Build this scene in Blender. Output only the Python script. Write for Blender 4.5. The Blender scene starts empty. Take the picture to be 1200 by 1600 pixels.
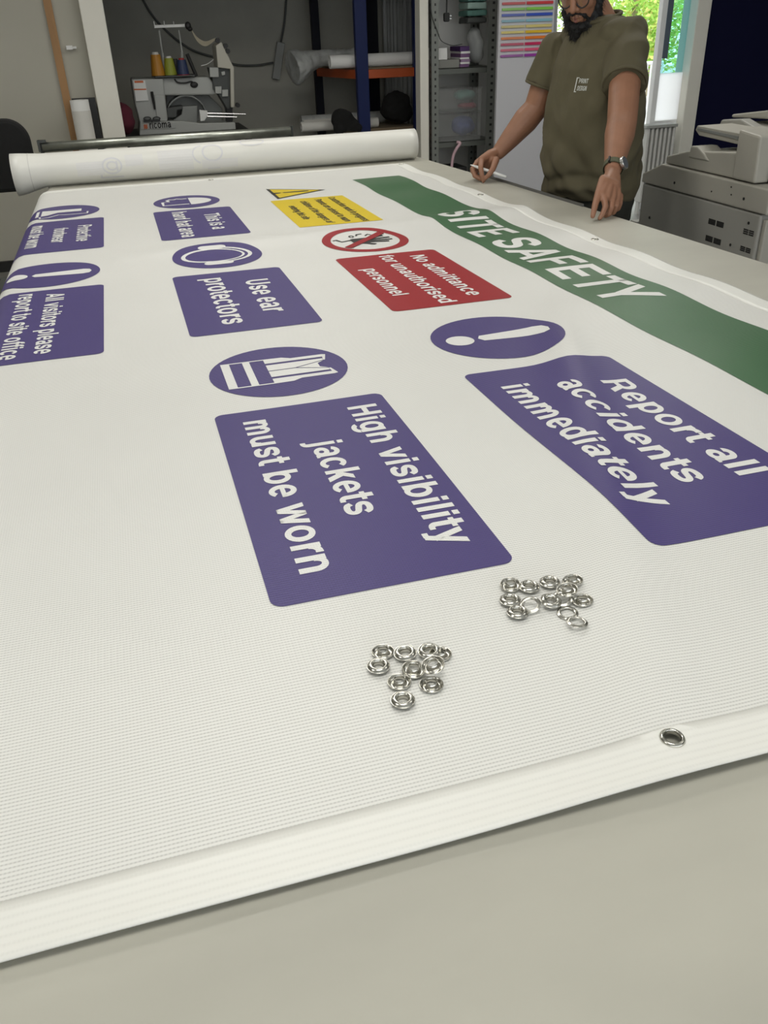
import bpy, bmesh, math, random
from math import sin, cos, pi, radians, exp, sqrt, hypot
from mathutils import Vector, Matrix, noise

random.seed(7)
SC = bpy.context.scene
COL = SC.collection
S = 0.6                      # metres per banner unit
TZ = 0.9                     # table top height

# ------------------------------------------------------------------ camera
YAW, PITCH, ROLL, F = -0.264667499, 0.525245048, -0.037353008, 1310.179
CAM = Vector((0.0, 0.0, 1.5))
_fw = Vector((-sin(YAW) * cos(PITCH), cos(YAW) * cos(PITCH), -sin(PITCH)))
_rt = Vector((cos(YAW), sin(YAW), 0))
_up = _rt.cross(_fw)
RT = cos(ROLL) * _rt + sin(ROLL) * _up
UP = -sin(ROLL) * _rt + cos(ROLL) * _up
FW = _fw
cd = bpy.data.cameras.new('camera')
cd.sensor_fit = 'AUTO'
cd.sensor_width = 36.0
cd.lens = F / 1600.0 * 36.0
cd.clip_start = 0.02
cd.clip_end = 200
cam = bpy.data.objects.new('camera', cd)
M = Matrix((RT, UP, -FW)).transposed().to_4x4()
M.translation = CAM
cam.matrix_world = M
COL.objects.link(cam)
SC.camera = cam

SC.view_settings.view_transform = 'Standard'
SC.view_settings.look = 'None'
SC.view_settings.gamma = 1.0
SC.view_settings.use_curve_mapping = False
SC.view_settings.exposure = 0.0

# ------------------------------------------------------------------ daylight
w = bpy.data.worlds.new('sky')
SC.world = w
w.use_nodes = True
nt = w.node_tree
bg = nt.nodes['Background']
bg.inputs['Color'].default_value = (0.93, 0.97, 1.0, 1)
bg.inputs['Strength'].default_value = 2.5

# ceiling lamps: (x, y, power)
LAMPS = [(0.2, 0.2, 14), (0.2, 2.6, 16), (2.6, 0.6, 6), (-2.0, 0.4, 10), (-1.6, 4.3, 15), (2.8, 4.4, 20), (0.9, 4.9, 11)]


def ray(px, py):
    return FW + RT * ((px - 600) / F) - UP * ((py - 800) / F)


def atY(px, py, y):
    d = ray(px, py)
    return CAM + d * (y / d.y)


def atX(px, py, x):
    d = ray(px, py)
    return CAM + d * (x / d.x)


def atZ(px, py, z):
    d = ray(px, py)
    return CAM + d * ((z - CAM.z) / d.z)


def atD(px, py, depth):
    return CAM + ray(px, py) * depth


# ------------------------------------------------------------------ materials
MATS = {}


def mat(name, col, rough=0.6, metal=0.0, var=0.0, vscale=6.0, bump=0.0, bscale=60.0, spec=0.5, stretch=None,
        coat=0.0, trans=0.0, alpha=1.0):
    if name in MATS:
        return MATS[name]
    m = bpy.data.materials.new(name)
    m.use_nodes = True
    t = m.node_tree
    b = t.nodes['Principled BSDF']
    b.inputs['Base Color'].default_value = (*col, 1)
    b.inputs['Roughness'].default_value = rough
    b.inputs['Metallic'].default_value = metal
    b.inputs['Specular IOR Level'].default_value = spec
    b.inputs['Coat Weight'].default_value = coat
    b.inputs['Transmission Weight'].default_value = trans
    b.inputs['Alpha'].default_value = alpha
    tc = t.nodes.new('ShaderNodeTexCoord')
    src = tc.outputs['Object']
    if stretch:
        mp = t.nodes.new('ShaderNodeMapping')
        mp.inputs['Scale'].default_value = stretch
        t.links.new(src, mp.inputs['Vector'])
        src = mp.outputs['Vector']
    if var > 0:
        n = t.nodes.new('ShaderNodeTexNoise')
        n.inputs['Scale'].default_value = vscale
        n.inputs['Detail'].default_value = 5
        t.links.new(src, n.inputs['Vector'])
        r = t.nodes.new('ShaderNodeMapRange')
        r.inputs['From Min'].default_value = 0.3
        r.inputs['From Max'].default_value = 0.7
        r.inputs['To Min'].default_value = 1 - var
        r.inputs['To Max'].default_value = 1 + var
        t.links.new(n.outputs['Fac'], r.inputs['Value'])
        mx = t.nodes.new('ShaderNodeVectorMath')
        mx.operation = 'SCALE'
        mx.inputs[0].default_value = col
        t.links.new(r.outputs['Result'], mx.inputs['Scale'])
        t.links.new(mx.outputs['Vector'], b.inputs['Base Color'])
    if bump > 0:
        n2 = t.nodes.new('ShaderNodeTexNoise')
        n2.inputs['Scale'].default_value = bscale
        n2.inputs['Detail'].default_value = 4
        t.links.new(src, n2.inputs['Vector'])
        bp = t.nodes.new('ShaderNodeBump')
        bp.inputs['Strength'].default_value = bump
        bp.inputs['Distance'].default_value = 0.004
        t.links.new(n2.outputs['Fac'], bp.inputs['Height'])
        t.links.new(bp.outputs['Normal'], b.inputs['Normal'])
    MATS[name] = m
    return m


def knit(name, col, line=0.10, dots=0.10, rough=0.42, bump=0.25, period=0.0076, spec=0.45):
    """coated polyester: fine ribs across the sheet with a dotted weave, keyed to the sheet's own UV (banner units)"""
    m = bpy.data.materials.new(name)
    m.use_nodes = True
    t = m.node_tree
    b = t.nodes['Principled BSDF']
    b.inputs['Roughness'].default_value = rough
    b.inputs['Specular IOR Level'].default_value = spec
    uv = t.nodes.new('ShaderNodeUVMap')
    sep = t.nodes.new('ShaderNodeSeparateXYZ')
    t.links.new(uv.outputs['UV'], sep.inputs[0])

    def math(op, a, bb=None, cc=None):
        n = t.nodes.new('ShaderNodeMath')
        n.operation = op
        for i, v in enumerate((a, bb, cc)):
            if v is None:
                continue
            if hasattr(v, 'links'):
                t.links.new(v, n.inputs[i])
            else:
                n.inputs[i].default_value = v
        return n.outputs[0]
    sy = math('SINE', math('MULTIPLY', sep.outputs['Y'], 2 * pi / period))
    ln = math('SMOOTH_MIN', math('MULTIPLY_ADD', sy, 0.5, 0.5), 1.0, 0.1)
    ln = math('POWER', math('MAXIMUM', ln, 0.0), 2.5)
    sx = math('MULTIPLY_ADD', math('SINE', math('MULTIPLY', sep.outputs['X'], 2 * pi / 0.0058)), 0.5, 0.5)
    dt = math('MULTIPLY', ln, sx)
    ns = t.nodes.new('ShaderNodeTexNoise')
    ns.inputs['Scale'].default_value = 2.2
    ns.inputs['Detail'].default_value = 3
    t.links.new(uv.outputs['UV'], ns.inputs['Vector'])
    k = math('SUBTRACT', 1.0, math('ADD', math('MULTIPLY', ln, line), math('MULTIPLY', dt, dots)))
    k = math('MULTIPLY', k, math('MULTIPLY_ADD', ns.outputs['Fac'], 0.06, 0.97))
    vm = t.nodes.new('ShaderNodeVectorMath')
    vm.operation = 'SCALE'
    vm.inputs[0].default_value = col
    t.links.new(k, vm.inputs['Scale'])
    t.links.new(vm.outputs['Vector'], b.inputs['Base Color'])
    bp = t.nodes.new('ShaderNodeBump')
    bp.inputs['Strength'].default_value = bump
    bp.inputs['Distance'].default_value = 0.0006
    h = math('MULTIPLY', math('ADD', ln, dt), -1.0)
    t.links.new(h, bp.inputs['Height'])
    t.links.new(bp.outputs['Normal'], b.inputs['Normal'])
    MATS[name] = m
    return m


WHITE = (0.80, 0.80, 0.77)
M_sheet = knit('banner_white', WHITE, 0.16, 0.16)
M_hem = knit('banner_hem', (0.84, 0.84, 0.80), 0.035, 0.03, period=0.0145, bump=0.12)
M_purple = knit('banner_purple', (0.080, 0.062, 0.205), 0.10, 0.10, rough=0.4, spec=0.25)
M_green = knit('banner_green', (0.062, 0.155, 0.072), 0.10, 0.10, rough=0.36, spec=0.28)
M_red = knit('banner_red', (0.34, 0.020, 0.026), 0.08, 0.08, rough=0.4, spec=0.22)
M_yellow = knit('banner_yellow', (0.75, 0.56, 0.02), 0.06, 0.06, rough=0.42, spec=0.25)
M_ink = knit('banner_ink_white', (0.83, 0.83, 0.81), 0.10, 0.10)
M_black = knit('banner_ink_black', (0.02, 0.02, 0.018), 0.05, 0.05)
M_ghost = mat('show_through', (0.68, 0.68, 0.70), 0.4)
M_ghost2 = mat('show_through_soft', (0.735, 0.73, 0.72), 0.4)
M_table = mat('table_laminate', (0.455, 0.445, 0.385), 0.42, var=0.07, vscale=3.0, bump=0.03, bscale=25, stretch=(1, 2.2, 1))
M_tedge = mat('table_edge', (0.20, 0.19, 0.165), 0.5)
M_nickel = mat('nickel', (0.62, 0.61, 0.56), 0.22, 1.0)
M_steel = mat('galvanised_steel', (0.48, 0.50, 0.45), 0.38, 1.0, var=0.25, vscale=14, bump=0.1, bscale=30)
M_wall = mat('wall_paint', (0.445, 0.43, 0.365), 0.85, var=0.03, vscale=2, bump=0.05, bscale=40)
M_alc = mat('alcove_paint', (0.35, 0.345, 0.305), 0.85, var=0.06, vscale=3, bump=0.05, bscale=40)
M_trimw = mat('painted_post', (0.78, 0.76, 0.68), 0.6, var=0.03, vscale=4)
M_navy = mat('navy_paint', (0.004, 0.0045, 0.028), 0.7, spec=0.15)
M_wood = mat('pine_strip', (0.40, 0.22, 0.09), 0.6, var=0.25, vscale=9, stretch=(1, 1, 0.1))
M_floor = mat('floor_vinyl', (0.24, 0.235, 0.22), 0.5, var=0.08, vscale=3)
M_ceil = mat('ceiling_tiles', (0.72, 0.72, 0.69), 0.9)
M_blackp = mat('black_plastic', (0.012, 0.012, 0.012), 0.5)
M_blackf = mat('black_fabric', (0.008, 0.008, 0.008), 0.95, bump=0.3, bscale=300)
M_greyp = mat('machine_grey', (0.42, 0.43, 0.41), 0.45)
M_cream = mat('machine_cream', (0.50, 0.48, 0.41), 0.45)
M_dgrey = mat('dark_grey_plastic', (0.06, 0.065, 0.062), 0.5)
M_mgrey = mat('mid_grey_plastic', (0.25, 0.26, 0.25), 0.5)
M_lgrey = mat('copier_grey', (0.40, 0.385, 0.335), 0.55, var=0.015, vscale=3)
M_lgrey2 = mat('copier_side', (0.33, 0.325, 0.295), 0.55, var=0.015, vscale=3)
M_slot = mat('vent_slot', (0.012, 0.012, 0.012), 0.8)
M_orange = mat('beam_orange', (0.45, 0.075, 0.010), 0.5)
M_rackblue = mat('rack_blue', (0.007, 0.016, 0.085), 0.5, spec=0.25)
M_rackshade = mat('rack_shaded', (0.006, 0.007, 0.014), 0.6, spec=0.2)  # rear uprights: darkness of the alcove put into the colour
M_paper = mat('white_paper', (0.78, 0.78, 0.76), 0.6)
M_paper2 = mat('offwhite_paper', (0.62, 0.61, 0.57), 0.6)
M_film = mat('grey_film', (0.36, 0.37, 0.36), 0.3, var=0.25, vscale=12, bump=0.7, bscale=25)
M_clear = mat('clear_tub', (0.55, 0.56, 0.55), 0.22, alpha=0.15)
M_bag = mat('clear_bag', (0.55, 0.57, 0.57), 0.2, alpha=0.55, bump=0.8, bscale=40)
M_teal = mat('teal_fabric', (0.10, 0.22, 0.19), 0.8, var=0.2, vscale=20)
M_redcl = mat('crimson_fabric', (0.30, 0.035, 0.06), 0.85, var=0.2, vscale=20)
M_bluecl = mat('blue_fabric', (0.05, 0.07, 0.22), 0.85, var=0.3, vscale=20)
M_violet = mat('violet_card', (0.17, 0.08, 0.19), 0.6)
M_pink = mat('pink_hose', (0.62, 0.42, 0.47), 0.4)
M_maroon = mat('maroon_cloth', (0.12, 0.018, 0.035), 0.9)
M_board = mat('board_white', (0.55, 0.55, 0.58), 0.35)
M_boardt = mat('board_edge', (0.42, 0.43, 0.44), 0.3, 0.6)
M_skin = mat('skin', (0.30, 0.145, 0.086), 0.5, var=0.07, vscale=25, bump=0.05, bscale=120)
M_lips = mat('lips', (0.26, 0.10, 0.085), 0.45)
M_hair = mat('black_hair', (0.006, 0.006, 0.007), 0.65)
M_shirt = mat('olive_cotton', (0.096, 0.083, 0.047), 0.9, var=0.06, vscale=15, bump=0.08, bscale=400)
M_trous = mat('dark_trousers', (0.022, 0.023, 0.018), 0.9, var=0.15, vscale=15)
M_strap = mat('olive_strap', (0.09, 0.095, 0.055), 0.8)
M_silver = mat('silver', (0.70, 0.70, 0.70), 0.25, 1.0)
M_glassf = mat('watch_glass', (0.10, 0.11, 0.13), 0.08)
M_white = mat('white_plastic', (0.80, 0.80, 0.78), 0.35)
M_lamp = None


# ------------------------------------------------------------------ object helpers
def tag(o, label=None, cat=None, group=None, kind=None):
    if label:
        o['label'] = label
    if cat:
        o['category'] = cat
    if group:
        o['group'] = group
    if kind:
        o['kind'] = kind
    return o


def thing(name, label, cat, loc=(0, 0, 0), group=None):
    o = bpy.data.objects.new(name, None)
    o.empty_display_size = 0.05
    o.location = loc
    COL.objects.link(o)
    return tag(o, label, cat, group)


def obj(name, bm, m, parent=None, smooth=False, bevel=0.0, label=None):
    """links a bmesh (world coordinates) as one object, under PARENT (an unrotated Empty or another obj)"""
    me = bpy.data.meshes.new(name)
    bmesh.ops.recalc_face_normals(bm, faces=bm.faces)
    bm.to_mesh(me)
    bm.free()
    for x in (m if isinstance(m, (list, tuple)) else [m]):
        me.materials.append(x)
    if smooth:
        for p in me.polygons:
            p.use_smooth = True
    o = bpy.data.objects.new(name, me)
    COL.objects.link(o)
    if parent:
        o.parent = parent
        ofs = Vector((0, 0, 0))
        q = parent
        while q:
            ofs += q.location
            q = q.parent
        o.location = -ofs
    else:
        c = sum((v.co for v in me.vertices), Vector()) / max(1, len(me.vertices))
        c.z = min(v.co.z for v in me.vertices)
        me.transform(Matrix.Translation(-c))
        o.location = c
    if bevel:
        b = o.modifiers.new('bevel', 'BEVEL')
        b.width = bevel
        b.segments = 2
        b.limit_method = 'ANGLE'
    if label:
        o['label'] = label
    return o


def B():
    return bmesh.new()


def box(bm, x0, x1, y0, y1, z0, z1, mi=0):
    v = [bm.verts.new((x, y, z)) for z in (z0, z1) for y in (y0, y1) for x in (x0, x1)]
    for f in ((0, 2, 3, 1), (4, 5, 7, 6), (0, 1, 5, 4), (2, 6, 7, 3), (0, 4, 6, 2), (1, 3, 7, 5)):
        bm.faces.new([v[i] for i in f]).material_index = mi
    return bm


def obox(bm, c, ax, ay, az, hx, hy, hz):
    """oriented box"""
    c = Vector(c)
    ax, ay, az = Vector(ax).normalized(), Vector(ay).normalized(), Vector(az).normalized()
    v = [bm.verts.new(c + ax * (sx * hx) + ay * (sy * hy) + az * (sz * hz)) for sz in (-1, 1) for sy in (-1, 1) for sx in (-1, 1)]
    for f in ((0, 2, 3, 1), (4, 5, 7, 6), (0, 1, 5, 4), (2, 6, 7, 3), (0, 4, 6, 2), (1, 3, 7, 5)):
        bm.faces.new([v[i] for i in f])
    return bm


def prism(bm, pts, axis, a0, a1):
    """polygon PTS extruded along axis 'x' (pts are (y,z)) or 'y' (pts are (x,z)) or 'z' (pts are (x,y))"""
    def mk(p, a):
        return {'x': (a, p[0], p[1]), 'y': (p[0], a, p[1]), 'z': (p[0], p[1], a)}[axis]
    lo = [bm.verts.new(mk(p, a0)) for p in pts]
    hi = [bm.verts.new(mk(p, a1)) for p in pts]
    n = len(pts)
    bm.faces.new(lo)
    bm.faces.new(hi[::-1])
    for i in range(n):
        bm.faces.new((lo[i], hi[i], hi[(i + 1) % n], lo[(i + 1) % n]))
    return bm


def frame(d, ref=None):
    d = Vector(d).normalized()
    r = Vector(ref) if ref is not None else (Vector((0, 0, 1)) if abs(d.z) < 0.9 else Vector((1, 0, 0)))
    a = r.cross(d).normalized()
    return a, d.cross(a).normalized(), d


def tube(bm, pts, rad, n=10, caps=True, sq=1.0, ref=None, hemi=False):
    """tapered tube through PTS; rad a number or a list; sq flattens the second axis"""
    pts = [Vector(p) for p in pts]
    rr = list(rad) if isinstance(rad, (list, tuple)) else [rad] * len(pts)
    if hemi:
        d0 = (pts[0] - pts[1]).normalized()
        d1 = (pts[-1] - pts[-2]).normalized()
        pre, post, rp, rq = [], [], [], []
        for k in (80, 55, 28):
            a = radians(k)
            pre.append(pts[0] + d0 * (rr[0] * sin(a)))
            rp.append(rr[0] * cos(a))
            post.insert(0, pts[-1] + d1 * (rr[-1] * sin(a)))
            rq.insert(0, rr[-1] * cos(a))
        pts, rr = pre + pts + post, rp + rr + rq
    rings = []
    a = None
    for i, p in enumerate(pts):
        d = (pts[min(i + 1, len(pts) - 1)] - pts[max(i - 1, 0)]).normalized()
        if a is None:
            a, b, _ = frame(d, ref)
        else:
            a = (a - d * a.dot(d)).normalized()
            b = d.cross(a)
        rings.append([bm.verts.new(p + a * (rr[i] * cos(2 * pi * k / n)) + b * (rr[i] * sq * sin(2 * pi * k / n))) for k in range(n)])
    for i in range(len(rings) - 1):
        for k in range(n):
            bm.faces.new((rings[i][k], rings[i][(k + 1) % n], rings[i + 1][(k + 1) % n], rings[i + 1][k]))
    if caps:
        bm.faces.new(rings[0][::-1])
        bm.faces.new(rings[-1])
    return bm


def hollow(bm, p0, p1, r0, r1, ri, n=32):
    """a roll: outer tube with open bore"""
    p0, p1 = Vector(p0), Vector(p1)
    a, b, d = frame(p1 - p0)
    rings = []
    for p, r in ((p0, ri), (p0, r0), (p1, r1), (p1, ri)):
        rings.append([bm.verts.new(p + a * (r * cos(2 * pi * k / n)) + b * (r * sin(2 * pi * k / n))) for k in range(n)])
    for i in range(4):
        q = rings[(i + 1) % 4]
        for k in range(n):
            bm.faces.new((rings[i][k], rings[i][(k + 1) % n], q[(k + 1) % n], q[k]))
    return bm


def lathe(bm, prof, n=28, c=(0, 0, 0), closed=True):
    c = Vector(c)
    rings = [[bm.verts.new(c + Vector((r * cos(2 * pi * k / n), r * sin(2 * pi * k / n), z))) for k in range(n)] for r, z in prof]
    m = len(rings)
    for i in range(m if closed else m - 1):
        for k in range(n):
            bm.faces.new((rings[i][k], rings[i][(k + 1) % n], rings[(i + 1) % m][(k + 1) % n], rings[(i + 1) % m][k]))
    return bm


def ell(bm, c, r, axes=None, u=16, v=10):
    """ellipsoid"""
    c = Vector(c)
    ax = axes or (Vector((1, 0, 0)), Vector((0, 1, 0)), Vector((0, 0, 1)))
    top = bm.verts.new(c + ax[2] * r[2])
    bot = bm.verts.new(c - ax[2] * r[2])
    rings = []
    for i in range(1, v):
        t = pi * i / v
        rings.append([bm.verts.new(c + ax[0] * (r[0] * sin(t) * cos(2 * pi * k / u)) + ax[1] * (r[1] * sin(t) * sin(2 * pi * k / u)) + ax[2] * (r[2] * cos(t))) for k in range(u)])
    for k in range(u):
        bm.faces.new((top, rings[0][k], rings[0][(k + 1) % u]))
        bm.faces.new((bot, rings[-1][(k + 1) % u], rings[-1][k]))
    for i in range(len(rings) - 1):
        for k in range(u):
            bm.faces.new((rings[i][k], rings[i + 1][k], rings[i + 1][(k + 1) % u], rings[i][(k + 1) % u]))
    return bm


def remesh(bm, voxel, smooth=4, disp=None):
    """one continuous skin round everything in BM; returns a new bmesh"""
    me = bpy.data.meshes.new('tmp')
    bmesh.ops.recalc_face_normals(bm, faces=bm.faces)
    bm.to_mesh(me)
    bm.free()
    o = bpy.data.objects.new('tmp', me)
    COL.objects.link(o)
    r = o.modifiers.new('r', 'REMESH')
    r.mode = 'VOXEL'
    r.voxel_size = voxel
    if smooth:
        s = o.modifiers.new('s', 'SMOOTH')
        s.iterations = smooth
        s.factor = 0.5
    bpy.context.view_layer.update()
    ev = o.evaluated_get(bpy.context.evaluated_depsgraph_get())
    out = B()
    em = ev.to_mesh()
    out.from_mesh(em)
    ev.to_mesh_clear()
    bpy.data.objects.remove(o)
    bpy.data.meshes.remove(me)
    if disp:
        out.normal_update()
        mv = [(v, disp(v.co, v.normal)) for v in out.verts]
        for v, d in mv:
            v.co += d
    return out


def spline(pts, n=8):
    """Catmull-Rom through points"""
    P = [Vector(p) for p in pts]
    P = [P[0] * 2 - P[1]] + P + [P[-1] * 2 - P[-2]]
    out = []
    for i in range(1, len(P) - 2):
        for k in range(n):
            t = k / n
            out.append(0.5 * ((2 * P[i]) + (P[i + 1] - P[i - 1]) * t + (2 * P[i - 1] - 5 * P[i] + 4 * P[i + 1] - P[i + 2]) * t * t + (3 * P[i] - P[i - 1] - 3 * P[i + 1] + P[i + 2]) * t ** 3))
    out.append(P[-2])
    return out


def dup(o):
    c = o.copy()
    COL.objects.link(c)
    for ch in list(o.children):
        k = dup(ch)
        k.parent = c
        k.location = ch.location
    return c


# ------------------------------------------------------------------ lettering: bold grotesque built from strokes
ST, HB, XH, CP = 0.150, 0.118, 0.535, 0.72


def q_bar(x0, y0, x1, y1):
    return [[(x0, y0), (x1, y0), (x1, y1), (x0, y1)]]


def q_diag(x0, y0, x1, y1, wd):
    """slanted stem with flat ends, wd wide along x"""
    h = wd / 2
    return [[(x0 - h, y0), (x0 + h, y0), (x1 + h, y1), (x1 - h, y1)]]


def q_ring(cx, cy, rx, ry, a0=0, a1=360, t=ST, h=HB, n=26):
    out = []
    k = max(4, int(n * abs(a1 - a0) / 360))
    for i in range(k):
        p = []
        for a, inn in ((a0 + (a1 - a0) * i / k, 0), (a0 + (a1 - a0) * (i + 1) / k, 0), (a0 + (a1 - a0) * (i + 1) / k, 1), (a0 + (a1 - a0) * i / k, 1)):
            a = radians(a)
            p.append((cx + (rx - inn * t) * cos(a), cy + (ry - inn * h) * sin(a)))
        out.append(p)
    return out


def q_path(pts, wd):
    out = []
    P = [Vector((p[0], p[1], 0)) for p in pts]
    L, R = [], []
    for i, p in enumerate(P):
        d = (P[min(i + 1, len(P) - 1)] - P[max(i - 1, 0)]).normalized()
        nrm = Vector((-d.y, d.x, 0))
        ww = wd[i] if isinstance(wd, (list, tuple)) else wd
        L.append(p + nrm * ww / 2)
        R.append(p - nrm * ww / 2)
    for i in range(len(P) - 1):
        out.append([(L[i].x, L[i].y), (L[i + 1].x, L[i + 1].y), (R[i + 1].x, R[i + 1].y), (R[i].x, R[i].y)])
    return out


def q_s(x0, x1, y0, y1, wd):
    w_, h_ = x1 - x0, y1 - y0
    c = [(0.97, 0.74), (0.83, 0.93), (0.5, 0.99), (0.16, 0.93), (0.06, 0.74), (0.2, 0.585), (0.5, 0.51), (0.82, 0.43), (0.95, 0.26), (0.83, 0.07), (0.5, 0.01), (0.16, 0.07), (0.02, 0.27)]
    i = wd / 2 * 0.93
    p = [(x0 + i + (w_ - 2 * i) * a, y0 + i + (h_ - 2 * i) * b, 0) for a, b in c]
    sp = spline(p, 4)
    return q_path([(v.x, v.y) for v in sp], wd)


def glyph(ch):
    """-> advance, list of polygons (em units, baseline 0)"""
    s, h, x, c = ST, HB, XH, CP
    L = 0.065
    o = 0.012

    def bowl(cx, w_=0.27, a0=0, a1=360):
        return q_ring(cx, x / 2, w_, x / 2 + o, a0, a1)
    if ch == ' ':
        return 0.278, []
    if ch in 'il':
        if ch == 'l':
            return 0.278, q_bar(L, 0, L + s, c)
        return 0.278, q_bar(L, 0, L + s, x) + q_bar(L, c - 0.125, L + s, c)
    if ch == 'j':
        return 0.278, q_bar(L, -0.06, L + s, x) + q_bar(L, c - 0.125, L + s, c) + q_ring(L - 0.03, -0.06, 0.18, 0.155, 270, 360, s, h) + q_bar(L - 0.09, -0.215, L - 0.02, -0.215 + h)
    if ch in 'oecbdpqg':
        if ch == 'o':
            return 0.611, bowl(0.3055, 0.272)
        if ch == 'c':
            return 0.556, q_ring(0.292, x / 2, 0.258, x / 2 + o, 38, 322)
        if ch == 'e':
            return 0.556, q_ring(0.282, x / 2, 0.25, x / 2 + o, 0, 318) + q_bar(0.09, x / 2 - 0.045, 0.53, x / 2 + 0.05)
        if ch == 'b':
            return 0.611, q_bar(L, 0, L + s, c) + q_ring(0.325, x / 2, 0.252, x / 2 + o)
        if ch == 'd':
            return 0.611, q_bar(0.611 - L - s, 0, 0.611 - L, c) + q_ring(0.286, x / 2, 0.252, x / 2 + o)
        if ch == 'p':
            return 0.611, q_bar(L, -0.2, L + s, x) + q_ring(0.325, x / 2, 0.252, x / 2 + o)
        if ch == 'q':
            return 0.611, q_bar(0.611 - L - s, -0.2, 0.611 - L, x) + q_ring(0.286, x / 2, 0.252, x / 2 + o)
        return 0.611, q_bar(0.611 - L - s, -0.03, 0.611 - L, x) + q_ring(0.286, x / 2, 0.252, x / 2 + o) + q_ring(0.301, -0.04, 0.245, 0.172, 195, 360, s, h)
    if ch == 'a':
        return 0.556, q_bar(0.35, 0.06, 0.35 + s, 0.36) + q_bar(0.39, 0, 0.535, 0.07) + q_ring(0.275, 0.355, 0.225, 0.192, 0, 165, s * 0.98, h) + q_ring(0.255, 0.155, 0.215, 0.167, 60, 360, s, h * 0.93) + q_ring(0.255, 0.155, 0.215, 0.167, 0, 60, s, h * 0.93)
    if ch == 'f':
        return 0.333, q_bar(0.085, 0, 0.085 + s, 0.56) + q_bar(0.01, x - 0.105, 0.325, x) + q_ring(0.265, 0.55, 0.18, 0.18, 95, 180, s, h) + q_bar(0.25, 0.612, 0.325, 0.73)
    if ch == 't':
        return 0.333, q_bar(0.085, 0.13, 0.085 + s, 0.68) + q_bar(0.01, x - 0.105, 0.325, x) + q_ring(0.255, 0.15, 0.17, 0.155, 180, 275, s, h) + q_bar(0.245, -0.005, 0.325, 0.108)
    if ch in 'hn':
        return 0.611, q_bar(L, 0, L + s, c if ch == 'h' else x) + q_bar(0.611 - L - s, 0, 0.611 - L, 0.32) + q_ring(0.318, 0.31, 0.228, x - 0.31 + o, 0, 180, s, h)
    if ch == 'm':
        r = 0.198
        return 0.889, q_bar(L, 0, L + s, x) + q_bar(0.3695, 0, 0.3695 + s, 0.34) + q_bar(0.889 - L - s, 0, 0.889 - L, 0.34) + q_ring(0.322, 0.33, r, x - 0.33 + o, 0, 180, s, h) + q_ring(0.626, 0.33, r, x - 0.33 + o, 0, 180, s, h)
    if ch == 'u':
        return 0.611, q_bar(L, 0.2, L + s, x) + q_bar(0.611 - L - s, 0, 0.611 - L, x) + q_ring(0.293, 0.225, 0.228, 0.225 + o, 180, 360, s, h)
    if ch == 'r':
        return 0.389, q_bar(L, 0, L + s, x) + q_ring(0.34, 0.30, 0.25, x - 0.30 + o, 88, 180, s, h * 1.15) + q_bar(0.33, x - 0.13, 0.385, x + o)
    if ch == 's':
        return 0.556, q_s(0.035, 0.52, -o, x + o, 0.128)
    if ch == 'k':
        return 0.556, q_bar(L, 0, L + s, c) + q_diag(0.18, 0.19, 0.45, x, 0.185) + q_diag(0.465, 0, 0.275, 0.33, 0.185)
    if ch == 'v':
        return 0.556, q_diag(0.278, 0, 0.09, x, 0.155) + q_diag(0.278, 0, 0.466, x, 0.155)
    if ch == 'y':
        return 0.556, q_diag(0.285, -0.02, 0.09, x, 0.158) + q_diag(0.20, -0.2, 0.466, x, 0.158) + q_bar(0.06, -0.21, 0.21, -0.10)
    if ch == 'w':
        return 0.778, q_diag(0.215, 0, 0.08, x, 0.15) + q_diag(0.215, 0, 0.389, x, 0.14) + q_diag(0.563, 0, 0.389, x, 0.14) + q_diag(0.563, 0, 0.698, x, 0.15)
    if ch == 'H':
        return 0.722, q_bar(0.07, 0, 0.225, c) + q_bar(0.497, 0, 0.652, c) + q_bar(0.2, 0.31, 0.52, 0.44)
    if ch == 'I':
        return 0.278, q_bar(0.062, 0, 0.217, c)
    if ch == 'T':
        return 0.611, q_bar(0.228, 0, 0.383, c) + q_bar(0.02, c - 0.128, 0.591, c)
    if ch == 'E':
        return 0.667, q_bar(0.07, 0, 0.225, c) + q_bar(0.2, 0, 0.62, 0.128) + q_bar(0.2, 0.30, 0.585, 0.425) + q_bar(0.2, c - 0.128, 0.61, c)
    if ch == 'F':
        return 0.611, q_bar(0.07, 0, 0.225, c) + q_bar(0.2, 0.295, 0.53, 0.42) + q_bar(0.2, c - 0.128, 0.58, c)
    if ch == 'S':
        return 0.667, q_s(0.04, 0.625, -o, c + o, 0.148)
    if ch == 'A':
        return 0.722, q_diag(0.09, 0, 0.36, c, 0.165) + q_diag(0.632, 0, 0.362, c, 0.165) + q_bar(0.19, 0.155, 0.53, 0.275)
    if ch == 'Y':
        return 0.667, q_diag(0.3335, 0.26, 0.09, c, 0.17) + q_diag(0.3335, 0.26, 0.577, c, 0.17) + q_bar(0.256, 0, 0.411, 0.31)
    if ch == 'N':
        return 0.722, q_bar(0.07, 0, 0.215, c) + q_bar(0.507, 0, 0.652, c) + q_diag(0.56, 0, 0.162, c, 0.18)
    if ch == 'U':
        return 0.722, q_bar(0.07, 0.24, 0.225, c) + q_bar(0.497, 0.24, 0.652, c) + q_ring(0.361, 0.26, 0.291, 0.272, 180, 360, 0.155, 0.13)
    if ch in 'PRB':
        w_ = 0.667 if ch == 'P' else 0.722
        r = q_bar(0.07, 0, 0.225, c) + q_bar(0.2, c - 0.125, 0.42, c) + q_bar(0.2, 0.27, 0.42, 0.39) + q_ring(0.41, 0.495, 0.225, 0.225, -90, 90, 0.155, 0.122)
        if ch == 'R':
            r += q_diag(0.585, 0, 0.43, 0.33, 0.175)
        return w_, r
    if ch == 'C':
        return 0.722, q_ring(0.375, c / 2, 0.33, c / 2 + o, 35, 325, 0.16, 0.13)
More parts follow.
